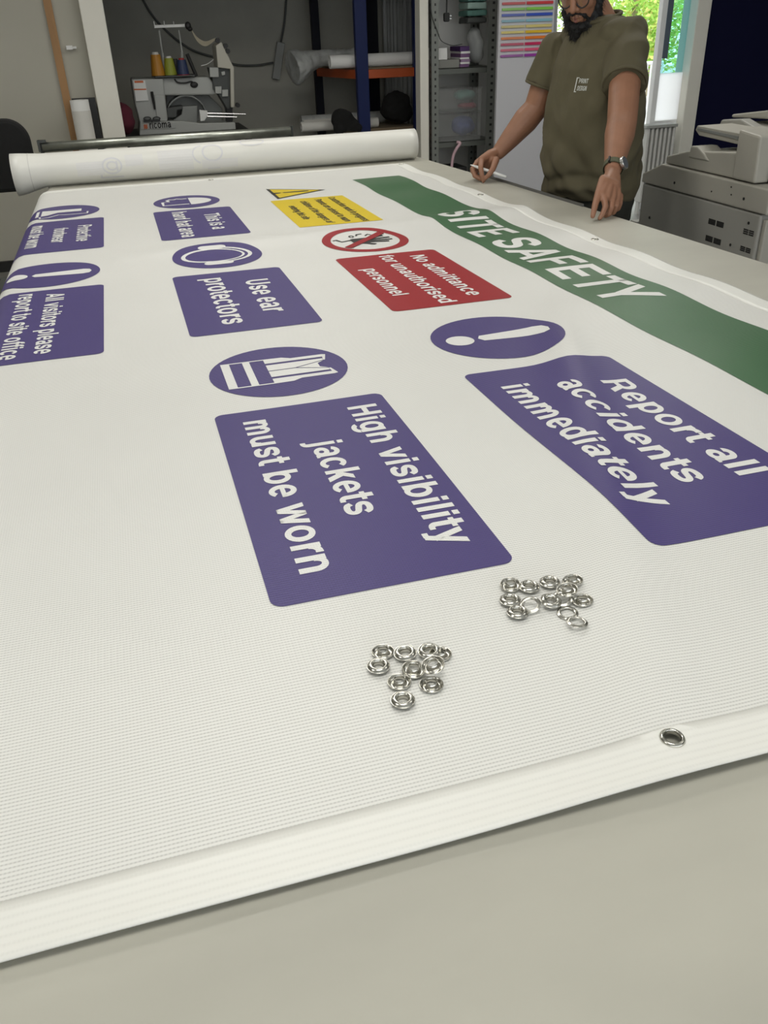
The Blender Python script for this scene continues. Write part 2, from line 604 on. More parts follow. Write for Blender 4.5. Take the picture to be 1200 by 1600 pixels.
    if ch == 'G':
        return 0.778, q_ring(0.375, c / 2, 0.33, c / 2 + o, 35, 340, 0.16, 0.13) + q_bar(0.40, 0.28, 0.71, 0.40) + q_bar(0.57, 0.0, 0.71, 0.3)
    if ch == 'D':
        return 0.722, q_bar(0.07, 0, 0.225, c) + q_bar(0.2, c - 0.128, 0.36, c) + q_bar(0.2, 0, 0.36, 0.128) + q_ring(0.35, c / 2, 0.325, c / 2, -90, 90, 0.16, 0.128)
    return 0.5, q_bar(0.1, 0, 0.4, x)


def text_polys(s, u0=0.0, v0=0.0, length=None, cap=0.1, sx=None):
    """polygons for the string, started at (u0, v0); stretched so it is LENGTH long"""
    k = cap / CP
    adv = sum(glyph(c)[0] for c in s)
    kx = length / adv if length else (sx or k)
    out, u = [], 0.0
    for c in s:
        a, ps = glyph(c)
        for p in ps:
            out.append([(u0 + (u + q[0]) * kx, v0 + q[1] * k) for q in p])
        u += a
    return out


# ------------------------------------------------------------------ the draped banner surface
XE, RB = -0.588, 0.100          # where the sheet starts to bend over the left table edge, bend radius (banner units)


def smst(a, b, t):
    t = max(0.0, min(1.0, (t - a) / (b - a)))
    return t * t * (3 - 2 * t)


def bump_z(x, y):
    """height of the sheet's waves (banner units)"""
    z = 0.0
    z += 0.014 * exp(-((y - 4.70 - 0.10 * (x - 0.8)) / 0.13) ** 2) * smst(-0.5, 0.2, x)
    c = 0.66 + 0.42 * (y - 0.83)
    amp = 0.020 * smst(0.75, 2.2, y) * (1 - smst(2.55, 3.2, y)) + 0.010 * (1 - smst(1.2, 2.0, y)) * smst(0.72, 0.9, y)
    z += amp * exp(-((x - c) / 0.085) ** 2)
    z += 0.010 * exp(-((x - 0.93) / 0.09) ** 2) * exp(-((y - 1.75) / 0.22) ** 2)
    k = smst(1.45, 1.95, x)
    z += k * 0.0052 * (1 + sin(2 * pi * y / 0.66 + 1.3 * sin(x * 2.0) + 0.8 * sin(y * 1.7))) * smst(1.3, 2.4, y)
    z += 0.006 * k * exp(-((y - 6.1) / 0.15) ** 2)
    z += 0.003 * (1 + noise.noise(Vector((x * 1.6, y * 1.3, 3.1))))
    # the front hem stands off the table a little
    fe = exp(-((y - 0.733) / 0.05))
    z += fe * (0.011 + 0.009 * noise.noise(Vector((x * 2.1, 0.3, 8.0))) + 0.008 * exp(-((x - 0.62) / 0.22) ** 2))
    z *= smst(-0.75, -0.35, x)
    return z


def warp(x, y):
    if x < -0.19:
        return x
    return -0.19 + (x + 0.19) * (1 - 0.0134 * (y - 1.87))


def drape(x, y, off=0.0):
    """banner coordinates -> world, OFF metres out from the sheet"""
    z = bump_z(x, y)
    if x >= XE:
        return Vector((S * warp(x, y), S * y, TZ + 0.0022 + S * z + off))
    s = XE - x
    a = min(s / RB, radians(98))
    rest = max(0.0, s - RB * radians(98))
    X = XE - RB * sin(a) - rest * cos(a)
    Z = -RB * (1 - cos(a)) - rest * sin(a)
    return Vector((S * X - off * sin(a), S * y, TZ + 0.0022 + S * (Z + z) + off * cos(a)))


GRID = 0.03


def drape_mesh(name, polys, m, parent, off, mats=None, thick=None, holes=(), smooth=True, label=None):
    """2D polygons in banner coordinates, cut on the shared grid and laid on the sheet"""
    bm = B()
    for p in polys:
        mi = 0
        if isinstance(p, tuple):
            p, mi = p
        vs = [bm.verts.new((q[0], q[1], 0)) for q in p]
        f = bm.faces.new(vs)
        f.material_index = mi
    xs = [v.co.x for v in bm.verts]
    ys = [v.co.y for v in bm.verts]
    for ax, lo, hi in ((0, min(xs), max(xs)), (1, min(ys), max(ys))):
        k = math.ceil(lo / GRID + 1e-6)
        while k * GRID < hi - 1e-6:
            co = [0, 0, 0]
            co[ax] = k * GRID
            no = [0, 0, 0]
            no[ax] = 1
            bmesh.ops.bisect_plane(bm, geom=bm.verts[:] + bm.edges[:] + bm.faces[:], dist=1e-6, plane_co=co, plane_no=no)
            k += 1
    for hx, hy, hr in holes:
        for _ in range(3):
            es = {e for f in bm.faces if hypot(f.calc_center_median().x - hx, f.calc_center_median().y - hy) < 0.035 for e in f.edges}
            if es:
                bmesh.ops.subdivide_edges(bm, edges=list(es), cuts=1, use_grid_fill=True)
        dl = [f for f in bm.faces if hypot(f.calc_center_median().x - hx, f.calc_center_median().y - hy) < hr]
        bmesh.ops.delete(bm, geom=dl, context='FACES')
    uv = bm.loops.layers.uv.new('UVMap')
    for f in bm.faces:
        for l in f.loops:
            l[uv].uv = (l.vert.co.x, l.vert.co.y)
    for v in bm.verts:
        v.co = drape(v.co.x, v.co.y, off)
    o = obj(name, bm, mats or m, parent, smooth=smooth)
    if label:
        o['label'] = label
    up = sum(p.normal.z * p.area for p in o.data.polygons)
    if up < 0:
        o.data.flip_normals()
    if thick:
        sm = o.modifiers.new('thickness', 'SOLIDIFY')
        sm.thickness = thick
        sm.offset = -1
    return o


def rrect(x0, x1, y0, y1, r, n=6):
    out = []
    for cx, cy, a0 in ((x1 - r, y1 - r, 0), (x0 + r, y1 - r, 90), (x0 + r, y0 + r, 180), (x1 - r, y0 + r, 270)):
        for i in range(n + 1):
            a = radians(a0 + 90 * i / n)
            out.append((cx + r * cos(a), cy + r * sin(a)))
    return out


def disc(cx, cy, rx, ry, n=48):
    return [(cx + rx * cos(2 * pi * i / n), cy + ry * sin(2 * pi * i / n)) for i in range(n)]


def t2b(polys, cx, cy):
    """text frame (u along the reading direction, v up) centred at banner (cx, cy) -> banner coordinates"""
    out = []
    for p in polys:
        if isinstance(p, tuple):
            out.append(([(cx + v, cy - u) for u, v in p[0]], p[1]))
        else:
            out.append([(cx + v, cy - u) for u, v in p])
    return out


# ================================================================== STRUCTURE
def struct(name, bm, m, parent=None, bevel=0.0):
    o = obj(name, bm, m, parent, bevel=bevel)
    if not parent:
        o['kind'] = 'structure'
    return o


YW = 6.9
struct('floor', box(B(), -4.0, 8.0, -3.5, 8.8, -0.1, 0.0), M_floor)
struct('ceiling', box(B(), -4.0, 8.0, -3.5, 8.8, 2.9, 3.0), M_ceil)
struct('wall_left', box(B(), -4.1, -4.0, -3.5, 8.8, 0, 2.9), M_wall)
struct('wall_right', box(B(), 8.0, 8.1, -3.5, 8.8, 0, 2.9), M_wall)
# the wall behind the camera, with an unseen opening added to let daylight in
bm = B()
box(bm, -4.0, 8.0, -3.6, -3.5, 0, 0.5)
box(bm, -4.0, 8.0, -3.6, -3.5, 2.5, 2.9)
box(bm, -4.0, -3.0, -3.6, -3.5, 0.5, 2.5)
box(bm, 6.0, 8.0, -3.6, -3.5, 0.5, 2.5)
struct('wall_front', bm, M_wall)
bm = B()
box(bm, -4.0, -0.11, YW, YW + 0.12, 0, 2.9)
struct('wall_back', bm, M_wall)
bm = B()
box(bm, 2.62, 3.33, 7.42, 7.5, 0, 2.9)
struct('wall_middle', bm, mat('wall_white', (0.62, 0.62, 0.60), 0.8))
bm = B()
box(bm, 4.745, 8.0, YW, YW + 0.1, 0, 2.9)
struct('wall_navy', bm, M_navy)
struct('wall_header', box(B(), 2.352, 3.33, YW, YW + 0.12, 2.15, 2.9), M_wall)
struct('wall_lintel', box(B(), -0.11, 2.352, YW, YW + 0.12, 1.98, 2.9), M_wall)
struct('wall_doorhead', box(B(), 3.33, 4.745, YW, YW + 0.1, 2.3, 2.9), M_wall)
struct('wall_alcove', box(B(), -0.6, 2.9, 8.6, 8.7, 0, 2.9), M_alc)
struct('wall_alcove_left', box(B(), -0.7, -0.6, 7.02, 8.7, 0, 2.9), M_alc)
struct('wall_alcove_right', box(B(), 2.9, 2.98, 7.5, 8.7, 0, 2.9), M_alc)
struct('wall_return', box(B(), 3.25, 3.33, 6.98, 7.42, 0, 2.9), M_wall)
struct('trim_1', box(B(), -0.12, 0.033, 6.78, 7.05, 0, 2.9), M_trimw, bevel=0.006)
struct('trim_2', box(B(), 2.292, 2.362, 6.91, 7.03, 0, 2.9), M_trimw, bevel=0.006)
struct('trim_3', box(B(), -0.345, -0.295, 6.87, 6.90, 0, 2.9), M_wood)
struct('trim_4', box(B(), 4.622, 4.748, 6.84, 7.05, 0, 2.9), M_trimw, bevel=0.006)
struct('trim_5', box(B(), 3.33, 3.40, 6.86, 7.02, 0, 2.3), M_trimw, bevel=0.006)
struct('baseboard_back', box(B(), -4.0, -0.12, 6.87, 6.90, 0, 0.075), M_blackp)

# glazed shop door beyond the person
M_glass = bpy.data.materials.new('tinted_glass')
M_glass.use_nodes = True
_g = M_glass.node_tree
_ga = _g.nodes.new('ShaderNodeBsdfTransparent')
_ga.inputs['Color'].default_value = (0.62, 0.88, 0.90, 1)
_gb = _g.nodes.new('ShaderNodeBsdfGlossy')
_gb.inputs['Roughness'].default_value = 0.02
_gm = _g.nodes.new('ShaderNodeMixShader')
_gm.inputs[0].default_value = 0.07
_g.links.new(_ga.outputs[0], _gm.inputs[1])
_g.links.new(_gb.outputs[0], _gm.inputs[2])
_g.links.new(_gm.outputs[0], _g.nodes['Material Output'].inputs['Surface'])
M_alu = mat('white_aluminium', (0.84, 0.85, 0.85), 0.4)
bm = B()
box(bm, 4.352, 4.400, 6.92, 6.98, 0.0, 2.3)
box(bm, 3.40, 4.622, 6.92, 6.98, 2.22, 2.3)
dr = struct('door_1', bm, M_alu, bevel=0.004)
obj('reflection_strip', box(B(), 4.40, 4.452, 6.925, 6.975, 1.19, 2.22), mat('reflection_dark', (0.10, 0.13, 0.17), 0.4), dr)  # dark strip stands in for a reflection in the glass
obj('pane', box(B(), 4.40, 4.622, 6.945, 6.955, 1.082, 2.22), M_glass, dr)
obj('panel', box(B(), 4.40, 4.622, 6.93, 6.97, 0.0, 0.72), M_alu, dr)

# outside: pavement, trees, railing, a white sign board against the glass
struct('pavement', box(B(), -2, 20, 8.8, 30, -0.15, -0.05), mat('pavement', (0.55, 0.54, 0.50), 0.9, var=0.1, vscale=2))
bm = B()
box(bm, 3.33, 8.1, 7.0, 8.8, -0.15, -0.02)
struct('pavement_step', bm, MATS['pavement'])

# ================================================================== LAMPS
def lamp(x, y, power):
    t = thing('ceiling_lamp', 'white rectangular LED ceiling panel above the workshop', 'ceiling light', (x, y, 2.86), 'ceiling panels')
    obj('lamp_housing', box(box(box(box(B(), x - 0.62, x + 0.62, y - 0.33, y - 0.30, 2.85, 2.90), x - 0.62, x + 0.62, y + 0.30, y + 0.33, 2.85, 2.90), x - 0.62, x - 0.59, y - 0.3, y + 0.3, 2.85, 2.90), x + 0.59, x + 0.62, y - 0.3, y + 0.3, 2.85, 2.90), M_white, t)
    e = bpy.data.materials.new('lamp_diffuser')
    e.use_nodes = True
    p = e.node_tree.nodes['Principled BSDF']
    p.inputs['Emission Color'].default_value = (1, 0.98, 0.92, 1)
    p.inputs['Emission Strength'].default_value = power / 7.0
    obj('lamp_diffuser', box(B(), x - 0.59, x + 0.59, y - 0.3, y + 0.3, 2.875, 2.895), e, t)
    l = bpy.data.lights.new('panel_light', 'AREA')
    l.shape = 'RECTANGLE'
    l.size, l.size_y = 1.18, 0.6
    l.energy = power
    l.color = (1.0, 0.975, 0.91)
    lo = bpy.data.objects.new('panel_light', l)
    lo.location = (0, 0, 0.0)
    lo.parent = t
    COL.objects.link(lo)


for a in LAMPS:
    lamp(*a)

# ================================================================== WORK TABLE
tb = thing('work_table', 'large workbench with a plain warm grey laminate top under the banner', 'table', (0.6, 2.1, 0))
bm = prism(B(), [(-0.366, -0.35), (1.80, -0.35), (1.70, 1.2), (1.655, 2.0), (1.60, 3.0), (1.535, 3.9), (1.475, 4.62), (-0.366, 4.62)], 'z', TZ - 0.04, TZ)
obj('table_top', bm, M_table, tb, bevel=0.012)
obj('table_apron', box(B(), -0.30, 1.36, -0.25, 4.5, TZ - 0.12, TZ - 0.041), M_tedge, tb)
for x in (-0.28, 1.30):
    for y in (-0.22, 2.1, 4.42):
        obj('leg', box(B(), x - 0.035, x + 0.035, y - 0.035, y + 0.035, 0, TZ - 0.121), M_tedge, tb)

# ================================================================== BANNER
XL, XR, Y0, Y1 = -1.03, 2.38, 0.733, 7.12
bn = thing('safety_banner', 'white printed site safety banner spread flat over the workbench', 'banner', (0.6, 2.2, TZ))
EYE = [(0.662, 0.806), (2.335, 2.45), (2.335, 3.984), (2.335, 5.437), (2.335, 7.03), (0.674, 7.03), (-0.96, 7.03), (2.335, 0.806)]
HR = 0.0160
drape_mesh('sheet', [[(XL, Y0), (XR, Y0), (XR, Y1), (XL, Y1)]], M_sheet, bn, 0.0, thick=0.0009, holes=[(a, b, HR) for a, b in EYE])
HW = 0.097
drape_mesh('hem', [[(XL, Y0), (XR, Y0), (XR, Y0 + HW), (XL, Y0 + HW)]], M_hem, bn, 0.0005, thick=0.0004, holes=[(a, b, HR) for a, b in EYE if b < 1])
drape_mesh('hem', [[(XR - HW, Y0 + HW), (XR, Y0 + HW), (XR, Y1 - HW), (XR - HW, Y1 - HW)]], M_hem, bn, 0.0005, thick=0.0004, holes=[(a, b, HR) for a, b in EYE if a > 2 and 1 < b < 7])
drape_mesh('hem', [[(XL, Y1 - HW), (XR, Y1 - HW), (XR, Y1), (XL, Y1)]], M_hem, bn, 0.0005, thick=0.0004, holes=[(a, b, HR) for a, b in EYE if b > 7])

# eyelet profile (face upward; the barrel goes down)
EP = [(0.0056, -0.0068), (0.0056, -0.0022), (0.0059, -0.0008), (0.0066, 0.0005), (0.0076, 0.0013), (0.0088, 0.0014), (0.0100, 0.0009), (0.0111, -0.0001), (0.0119, -0.0013), (0.0123, -0.0017), (0.0126, -0.0014), (0.0127, -0.0020), (0.0123, -0.0026),
      (0.0117, -0.0021), (0.0108, -0.0009), (0.0098, 0.0002), (0.0087, 0.0007), (0.0077, 0.0006), (0.0069, -0.0002), (0.0063, -0.0014), (0.0060, -0.0026), (0.0060, -0.0068)]
SP = [(0.0078, -0.0040), (0.0079, -0.0004), (0.0083, 0.0006), (0.0093, 0.0012), (0.0105, 0.0008), (0.0116, -0.0004), (0.0122, -0.0016), (0.0120, -0.0020), (0.0108, -0.0010), (0.0094, 0.0002), (0.0085, -0.0006), (0.0082, -0.0040)]
WP = [(0.0076, 0.0), (0.0076, 0.0008), (0.0083, 0.0015), (0.0094, 0.0017), (0.0106, 0.0013), (0.0116, 0.0005), (0.0123, 0.0004), (0.0122, -0.0002), (0.0110, 0.0002), (0.0095, 0.0008), (0.0084, 0.0006)]


def seat(x, y):
    c = drape(x, y)
    n = (drape(x + 0.02, y) - drape(x - 0.02, y)).cross(drape(x, y + 0.02) - drape(x, y - 0.02)).normalized()
    return c, n


for ex, ey in EYE:
    c, n = seat(ex, ey)
    bm = lathe(B(), SP, 40)
    a, b, d = frame(n)
    bm.transform(Matrix((a, b, d)).transposed().to_4x4())
    bmesh.ops.translate(bm, verts=bm.verts, vec=c + n * 0.0024)
    obj('eyelet', bm, M_nickel, bn, smooth=True)

# header band
hb = drape_mesh('header_band', [[(1.730, 1.39), (2.118, 1.39), (2.118, 6.495), (1.730, 6.495)]], M_green, bn, 0.0008, label='green header band')


def put_text(panel, s, base, cap, ya, yb, m=None, off=0.0014):
    """reading direction runs from far (ya) to near (yb); letters stand towards +x"""
    ps = text_polys(s, 0, 0, ya - yb, cap)
    ps = [[(base + v, ya - u) for u, v in p] for p in ps]
    o = drape_mesh('lettering', ps, m or M_ink, panel, off)
    return o


put_text(hb, 'SITE SAFETY', 1.797, 0.246, 4.945, 2.925)

PANELS = [
    # x0 x1 far near material lines
    ('hat', 0.134, 0.654, 5.833, 4.930, M_purple, [('This is a', 0.450, 0.100, 5.63, 5.115), ('hard hat area', 0.253, 0.100, 5.775, 4.965)]),
    ('ear', 0.130, 0.654, 4.100, 3.157, M_purple, [('Use ear', 0.452, 0.108, 3.905, 3.36), ('protectors', 0.270, 0.108, 4.01, 3.255)]),
    ('vest', 0.129, 0.649, 2.372, 1.358, M_purple, [('High visibility', 0.521, 0.090, 2.300, 1.463), ('jackets', 0.360, 0.090, 2.085, 1.652), ('must be worn', 0.205, 0.090, 2.300, 1.448)]),
    ('entry', 0.950, 1.482, 4.133, 3.176, M_red, [('No admittance', 1.317, 0.076, 4.045, 3.265), ('for unauthorised', 1.170, 0.076, 4.10, 3.205), ('personnel', 1.018, 0.076, 3.88, 3.385)]),
    ('caution', 0.950, 1.475, 5.892, 4.950, M_yellow, [('Construction work in progress', 1.352, 0.052, 5.85, 4.965), ('Parents are advised to warn', 1.245, 0.052, 5.81, 5.00), ('children of the dangers of', 1.135, 0.052, 5.785, 5.01), ('entering this site', 1.025, 0.052, 5.65, 5.17)]),
    ('report', 0.944, 1.471, 2.416, 1.309, M_purple, [('Report all', 1.322, 0.092, 2.215, 1.520), ('accidents', 1.172, 0.092, 2.225, 1.535), ('immediately', 1.016, 0.092, 2.285, 1.460)]),
    ('boots', -0.710, -0.189, 5.829, 4.917, M_purple, [('Protective', -0.341, 0.082, 5.61, 5.13), ('footwear', -0.476, 0.082, 5.57, 5.16), ('must be worn', -0.612, 0.082, 5.72, 5.07)]),
    ('visitor', -0.710, -0.190, 4.103, 3.091, M_purple, [('All visitors please', -0.437, 0.078, 4.02, 3.165), ('report to site office', -0.557, 0.078, 4.065, 3.145)]),
]
PLAB = {'hat': 'purple panel lettered This is a hard hat area', 'ear': 'purple panel lettered Use ear protectors', 'vest': 'purple panel lettered High visibility jackets must be worn',
        'entry': 'red panel lettered No admittance for unauthorised personnel', 'caution': 'yellow panel with four lines of black lettering', 'report': 'purple panel lettered Report all accidents immediately',
        'boots': 'purple panel lettered Protective footwear must be worn', 'visitor': 'purple panel lettered All visitors please report to site office'}
for key, x0, x1, yf, yn, m, lines in PANELS:
    p = drape_mesh('sign_panel', [rrect(x0, x1, yn, yf, 0.006 if key == 'caution' else 0.028)], m, bn, 0.0008, label=PLAB[key])
    for s, b, c, ya, yb in lines:
        put_text(p, s, b, c, ya, yb, M_black if key == 'caution' else M_ink)


def symbol(cx, cy, rx, ry, m, label):
    return drape_mesh('safety_symbol', [disc(cx, cy, rx, ry)], m, bn, 0.0008, label=label)


def line_p(pts, wd):
    return q_path(pts, wd)


def excl():
    bar = [(0.0, -0.075), (0.028, -0.06), (0.047, 0.165), (0.035, 0.195), (0.0, 0.205), (-0.035, 0.195), (-0.047, 0.165), (-0.028, -0.06)]
    return [bar, disc(0, -0.145, 0.052, 0.052, 24)]


R = 0.235
# hard hat
hs = symbol(0.389, 6.140, R, 0.250, M_purple, 'purple disc with a hard hat pictogram')
ps = [[(-0.135, 0.02)] + [(0.135 * cos(radians(180 - a)), 0.02 + 0.155 * sin(radians(180 - a))) for a in range(10, 180, 10)] + [(0.135, 0.02)]]
ps += line_p([(-0.11, 0.01), (-0.105, -0.03), (-0.125, -0.065), (-0.105, -0.08), (-0.112, -0.115), (-0.085, -0.135), (-0.03, -0.125), (-0.02, -0.17), (0.11, -0.17), (0.11, 0.01)], 0.022)
drape_mesh('pictogram', t2b(ps, 0.389, 6.140), M_ink, hs, 0.0014)
# boots
fs = symbol(-0.452, 6.140, R, 0.240, M_purple, 'purple disc with a safety boot pictogram')
ps = [[(-0.07, 0.12), (0.02, 0.12), (0.02, -0.03), (-0.07, -0.04)], [(-0.07, -0.04), (0.02, -0.03), (0.09, -0.09), (0.11, -0.13), (-0.08, -0.13)]]
ps += line_p([(0.05, 0.16), (0.12, 0.16), (0.12, 0.02), (0.10, -0.02), (0.17, -0.08), (0.185, -0.13), (0.13, -0.135)], 0.014)
ps += [[(-0.08, -0.145), (0.12, -0.145), (0.12, -0.165), (-0.08, -0.165)]]
drape_mesh('pictogram', t2b(ps, -0.452, 6.140), M_ink, fs, 0.0014)
# ear protectors
es = symbol(0.393, 4.452, R, 0.258, M_purple, 'purple disc with an ear protector pictogram')
ps = q_ring(0, -0.02, 0.125, 0.165, 0, 360, 0.014, 0.014, 40) + q_ring(0, 0.0, 0.150, 0.185, -5, 185, 0.018, 0.022, 30)
ps += [rrect(-0.185, -0.122, -0.085, 0.065, 0.03), rrect(0.122, 0.185, -0.085, 0.065, 0.03)]
ps += q_ring(0, -0.03, 0.130, 0.160, 185, 355, 0.022, 0.022, 30)
drape_mesh('pictogram', t2b(ps, 0.393, 4.452), M_ink, es, 0.0014)
# high visibility vest
vs = symbol(0.386, 2.690, R, 0.237, M_purple, 'purple disc with a safety vest pictogram')
ps = [[(-0.12, -0.185), (0.12, -0.185), (0.12, -0.155), (-0.12, -0.155)], [(-0.12, -0.11), (0.12, -0.11), (0.12, -0.085), (-0.12, -0.085)],
      [(-0.12, -0.185), (-0.112, -0.185), (-0.112, -0.035), (-0.12, -0.035)], [(0.112, -0.185), (0.12, -0.185), (0.12, -0.035), (0.112, -0.035)],
      [(-0.12, -0.035), (-0.075, -0.035), (-0.075, 0.13), (-0.10, 0.06), (-0.118, 0.03)], [(0.12, -0.035), (0.118, 0.03), (0.10, 0.06), (0.075, 0.13), (0.075, -0.035)],
      [(-0.058, -0.035), (-0.003, -0.035), (-0.003, 0.06), (-0.058, 0.06)], [(0.058, -0.035), (0.003, -0.035), (0.003, 0.06), (0.058, 0.06)],
      [(-0.058, 0.06), (-0.004, 0.06), (-0.042, 0.165), (-0.058, 0.165)], [(0.058, 0.06), (0.004, 0.06), (0.042, 0.165), (0.058, 0.165)],
      [(0, 0.065), (0.037, 0.165), (0.018, 0.140), (-0.018, 0.140), (-0.037, 0.165)],
      [(-0.095, 0.185), (-0.042, 0.172), (-0.042, 0.165), (-0.10, 0.172)], [(0.095, 0.185), (0.042, 0.172), (0.042, 0.165), (0.10, 0.172)],
      [(-0.10, 0.172), (-0.10, 0.06), (-0.075, 0.10), (-0.075, 0.172)], [(0.10, 0.172), (0.10, 0.06), (0.075, 0.10), (0.075, 0.172)]]
drape_mesh('pictogram', t2b(ps, 0.386, 2.690), M_ink, vs, 0.0014)
# exclamation discs
for cx, cy, rx, ry, lab in ((1.211, 2.742, 0.245, 0.238, 'purple disc with an exclamation mark above the report panel'), (-0.452, 4.404, 0.245, 0.240, 'purple disc with an exclamation mark at the table edge')):
    s_ = symbol(cx, cy, rx, ry, M_purple, lab)
    drape_mesh('pictogram', t2b(excl(), cx, cy), M_ink, s_, 0.0014)
# prohibition sign
rs = drape_mesh('safety_symbol', q_ring(1.212, 4.472, 0.237, 0.266, 0, 360, 0.048, 0.054, 60), M_red, bn, 0.0010, label='red prohibition ring with a black raised hand')
bar = [(-0.150, 0.118), (-0.118, 0.150), (0.150, -0.118), (0.118, -0.150)]
drape_mesh('diagonal_bar', t2b([bar], 1.212, 4.472), M_red, rs, 0.0022)
hand = [rrect(-0.055, 0.055, -0.075, 0.035, 0.02)]
for fx, fy, f2x, f2y in ((-0.045, 0.02, -0.075, 0.125), (-0.018, 0.03, -0.028, 0.150), (0.012, 0.03, 0.022, 0.150), (0.042, 0.02, 0.062, 0.120)):
    hand += line_p([(fx, fy), (f2x, f2y)], 0.022)
hand += line_p([(0.05, -0.03), (0.105, 0.03)], 0.026)
hand += line_p([(-0.03, -0.07), (-0.01, -0.13), (-0.06, -0.15), (-0.05, -0.17)], 0.014)
hand += line_p([(-0.10, 0.03), (-0.125, 0.05), (-0.10, 0.07)], 0.010) + line_p([(-0.11, -0.02), (-0.135, -0.01), (-0.14, 0.02)], 0.010) + q_ring(-0.105, -0.05, 0.02, 0.016, 0, 360, 0.008, 0.008, 14)
drape_mesh('pictogram', t2b(hand, 1.212, 4.472), M_black, rs, 0.0014)
# warning triangle
tri = [(1.014, 6.395), (1.014, 5.945), (1.425, 6.175)]
ts = drape_mesh('safety_symbol', [tri], M_black, bn, 0.0008, label='yellow warning triangle with a black rim')
c = (sum(p[0] for p in tri) / 3, sum(p[1] for p in tri) / 3)
tin = [(c[0] + (p[0] - c[0]) * 0.84, c[1] + (p[1] - c[1]) * 0.84) for p in tri]
drape_mesh('triangle_field', [tin], M_yellow, ts, 0.0013)
ps = [[(p[0] * 0.42, p[1] * 0.72) for p in q] for q in excl()]
drape_mesh('pictogram', t2b(ps, 1.150, 6.172), M_black, ts, 0.0019)

# ================================================================== ROLLED BANNER
rb = thing('rolled_banner', 'thick white rolled up banner lying across the far end of the table', 'rolled banner', (0.5, 4.43, TZ))
RYC, RR = 4.432, 0.070


def roll_pt(t, x):
    """t angle round the axis, measured from +y"""
    k = smst(0.0, 1.0, (-0.345 - x) / 0.16)
    rr = RR + 0.020 * k
    zc = TZ + 0.004 + RR - 0.012 * k
    rr *= 1 + 0.012 * noise.noise(Vector((x * 2.2, cos(t) * 1.3, sin(t) * 1.3)))
    return Vector((x, RYC + rr * cos(t), zc + rr * sin(t)))


bm = B()
N, NX = 48, 46
xs = [-0.50 + i * (1.935 / NX) for i in range(NX + 1)]
rings = [[bm.verts.new(roll_pt(2 * pi * k / N, x)) for k in range(N)] for x in xs]
for i in range(NX):
    for k in range(N):
        bm.faces.new((rings[i][k], rings[i + 1][k], rings[i + 1][(k + 1) % N], rings[i][(k + 1) % N]))
# coiled layers seen in both ends
for ring, x, sg in ((rings[0], xs[0], 1), (rings[-1], xs[-1], -1)):
    prev = ring
    cen = sum((v.co for v in ring), Vector()) / N
    for q, (f, dx) in enumerate(((0.93, 0.0), (0.90, 0.012), (0.80, 0.004), (0.77, 0.014), (0.62, 0.006), (0.58, 0.02), (0.35, 0.03), (0.30, 0.30))):
        nx = [bm.verts.new(Vector((x + sg * dx, cen.y + (v.co.y - cen.y) * f, cen.z + (v.co.z - cen.z) * f))) for v in ring]
        for k in range(N):
            bm.faces.new((prev[k], nx[k], nx[(k + 1) % N], prev[(k + 1) % N]))
        prev = nx
M_roll = mat('banner_back', (0.76, 0.755, 0.71), 0.38, var=0.03, vscale=4)
sh = obj('rolled_sheet', bm, M_roll, rb, smooth=True)
# the loose outer edge of the sheet
bm = B()
for i in range(NX):
    q = []
    for x in (xs[i], xs[i + 1]):
        for t in (radians(252), radians(262)):
            p = roll_pt(t, x)
            cy, cz = RYC, p.z
            q.append(bm.verts.new(p + Vector((0, cos(t), sin(t))) * (0.0015 if t < radians(255) else 0.003)))
    bm.faces.new((q[0], q[2], q[3], q[1]))
obj('sheet_edge', bm, M_roll, rb, smooth=True)
bm = B()
e = [roll_pt(2 * pi * k / N, -0.425) for k in range(N)]
e2 = [roll_pt(2 * pi * k / N, -0.422) for k in range(N)]
cen = sum(e, Vector()) / N
va = [bm.verts.new(cen + (p - cen) * 1.008) for p in e]
vb = [bm.verts.new(cen + (p - cen) * 1.008) for p in e2]
for k in range(N):
    bm.faces.new((va[k], vb[k], vb[(k + 1) % N], va[(k + 1) % N]))
obj('hem_fold', bm, mat('hem_line', (0.60, 0.59, 0.56), 0.5), rb)


def on_roll(polys, x0, t0, m, name='show_through_mark'):
    """polygons (u along the roll, v round it, metres) laid on the roll"""
    bm = B()
    for p in polys:
        vs = []
        for u, v in p:
            t = radians(t0) + v / RR
            q = roll_pt(t, x0 + u)
            vs.append(bm.verts.new(q + Vector((0, cos(t), sin(t))) * 0.0012))
        bm.faces.new(vs)
    obj(name, bm, m, rb, smooth=True)


# prints showing faintly through from the inner side
def cut(x0, x1, y0, y1, n=8):
    return [[(x0, y0 + (y1 - y0) * i / n), (x1, y0 + (y1 - y0) * i / n), (x1, y0 + (y1 - y0) * (i + 1) / n), (x0, y0 + (y1 - y0) * (i + 1) / n)] for i in range(n)]


on_roll(q_ring(0, 0, 0.046, 0.038, 0, 360, 0.008, 0.008, 40) + q_ring(0.0, 0.0, 0.026, 0.021, 0, 330, 0.007, 0.007, 26) + cut(0.018, 0.026, -0.02, 0.024), -0.062, 176, M_ghost)
on_roll(cut(-0.05, 0.045, 0.055, 0.063, 2) + cut(-0.058, -0.05, 0.04, 0.063, 3) + cut(-0.01, 0.0, 0.075, 0.10, 3) + cut(0.015, 0.055, 0.085, 0.092, 2), -0.062, 172, M_ghost)
on_roll(q_ring(0, 0, 0.050, 0.042, 0, 360, 0.008, 0.008, 40) + q_ring(-0.045, 0.004, 0.052, 0.046, 110, 265, 0.008, 0.008, 26) + cut(-0.03, 0.03, 0.07, 0.078, 2), 0.405, 152, M_ghost)
on_roll(q_ring(0, 0, 0.060, 0.024, 0, 360, 0.007, 0.007, 40), 0.60, 118, M_ghost)
on_roll(cut(-0.06, 0.06, -0.03, 0.03, 6), -0.16, 182, M_ghost2)
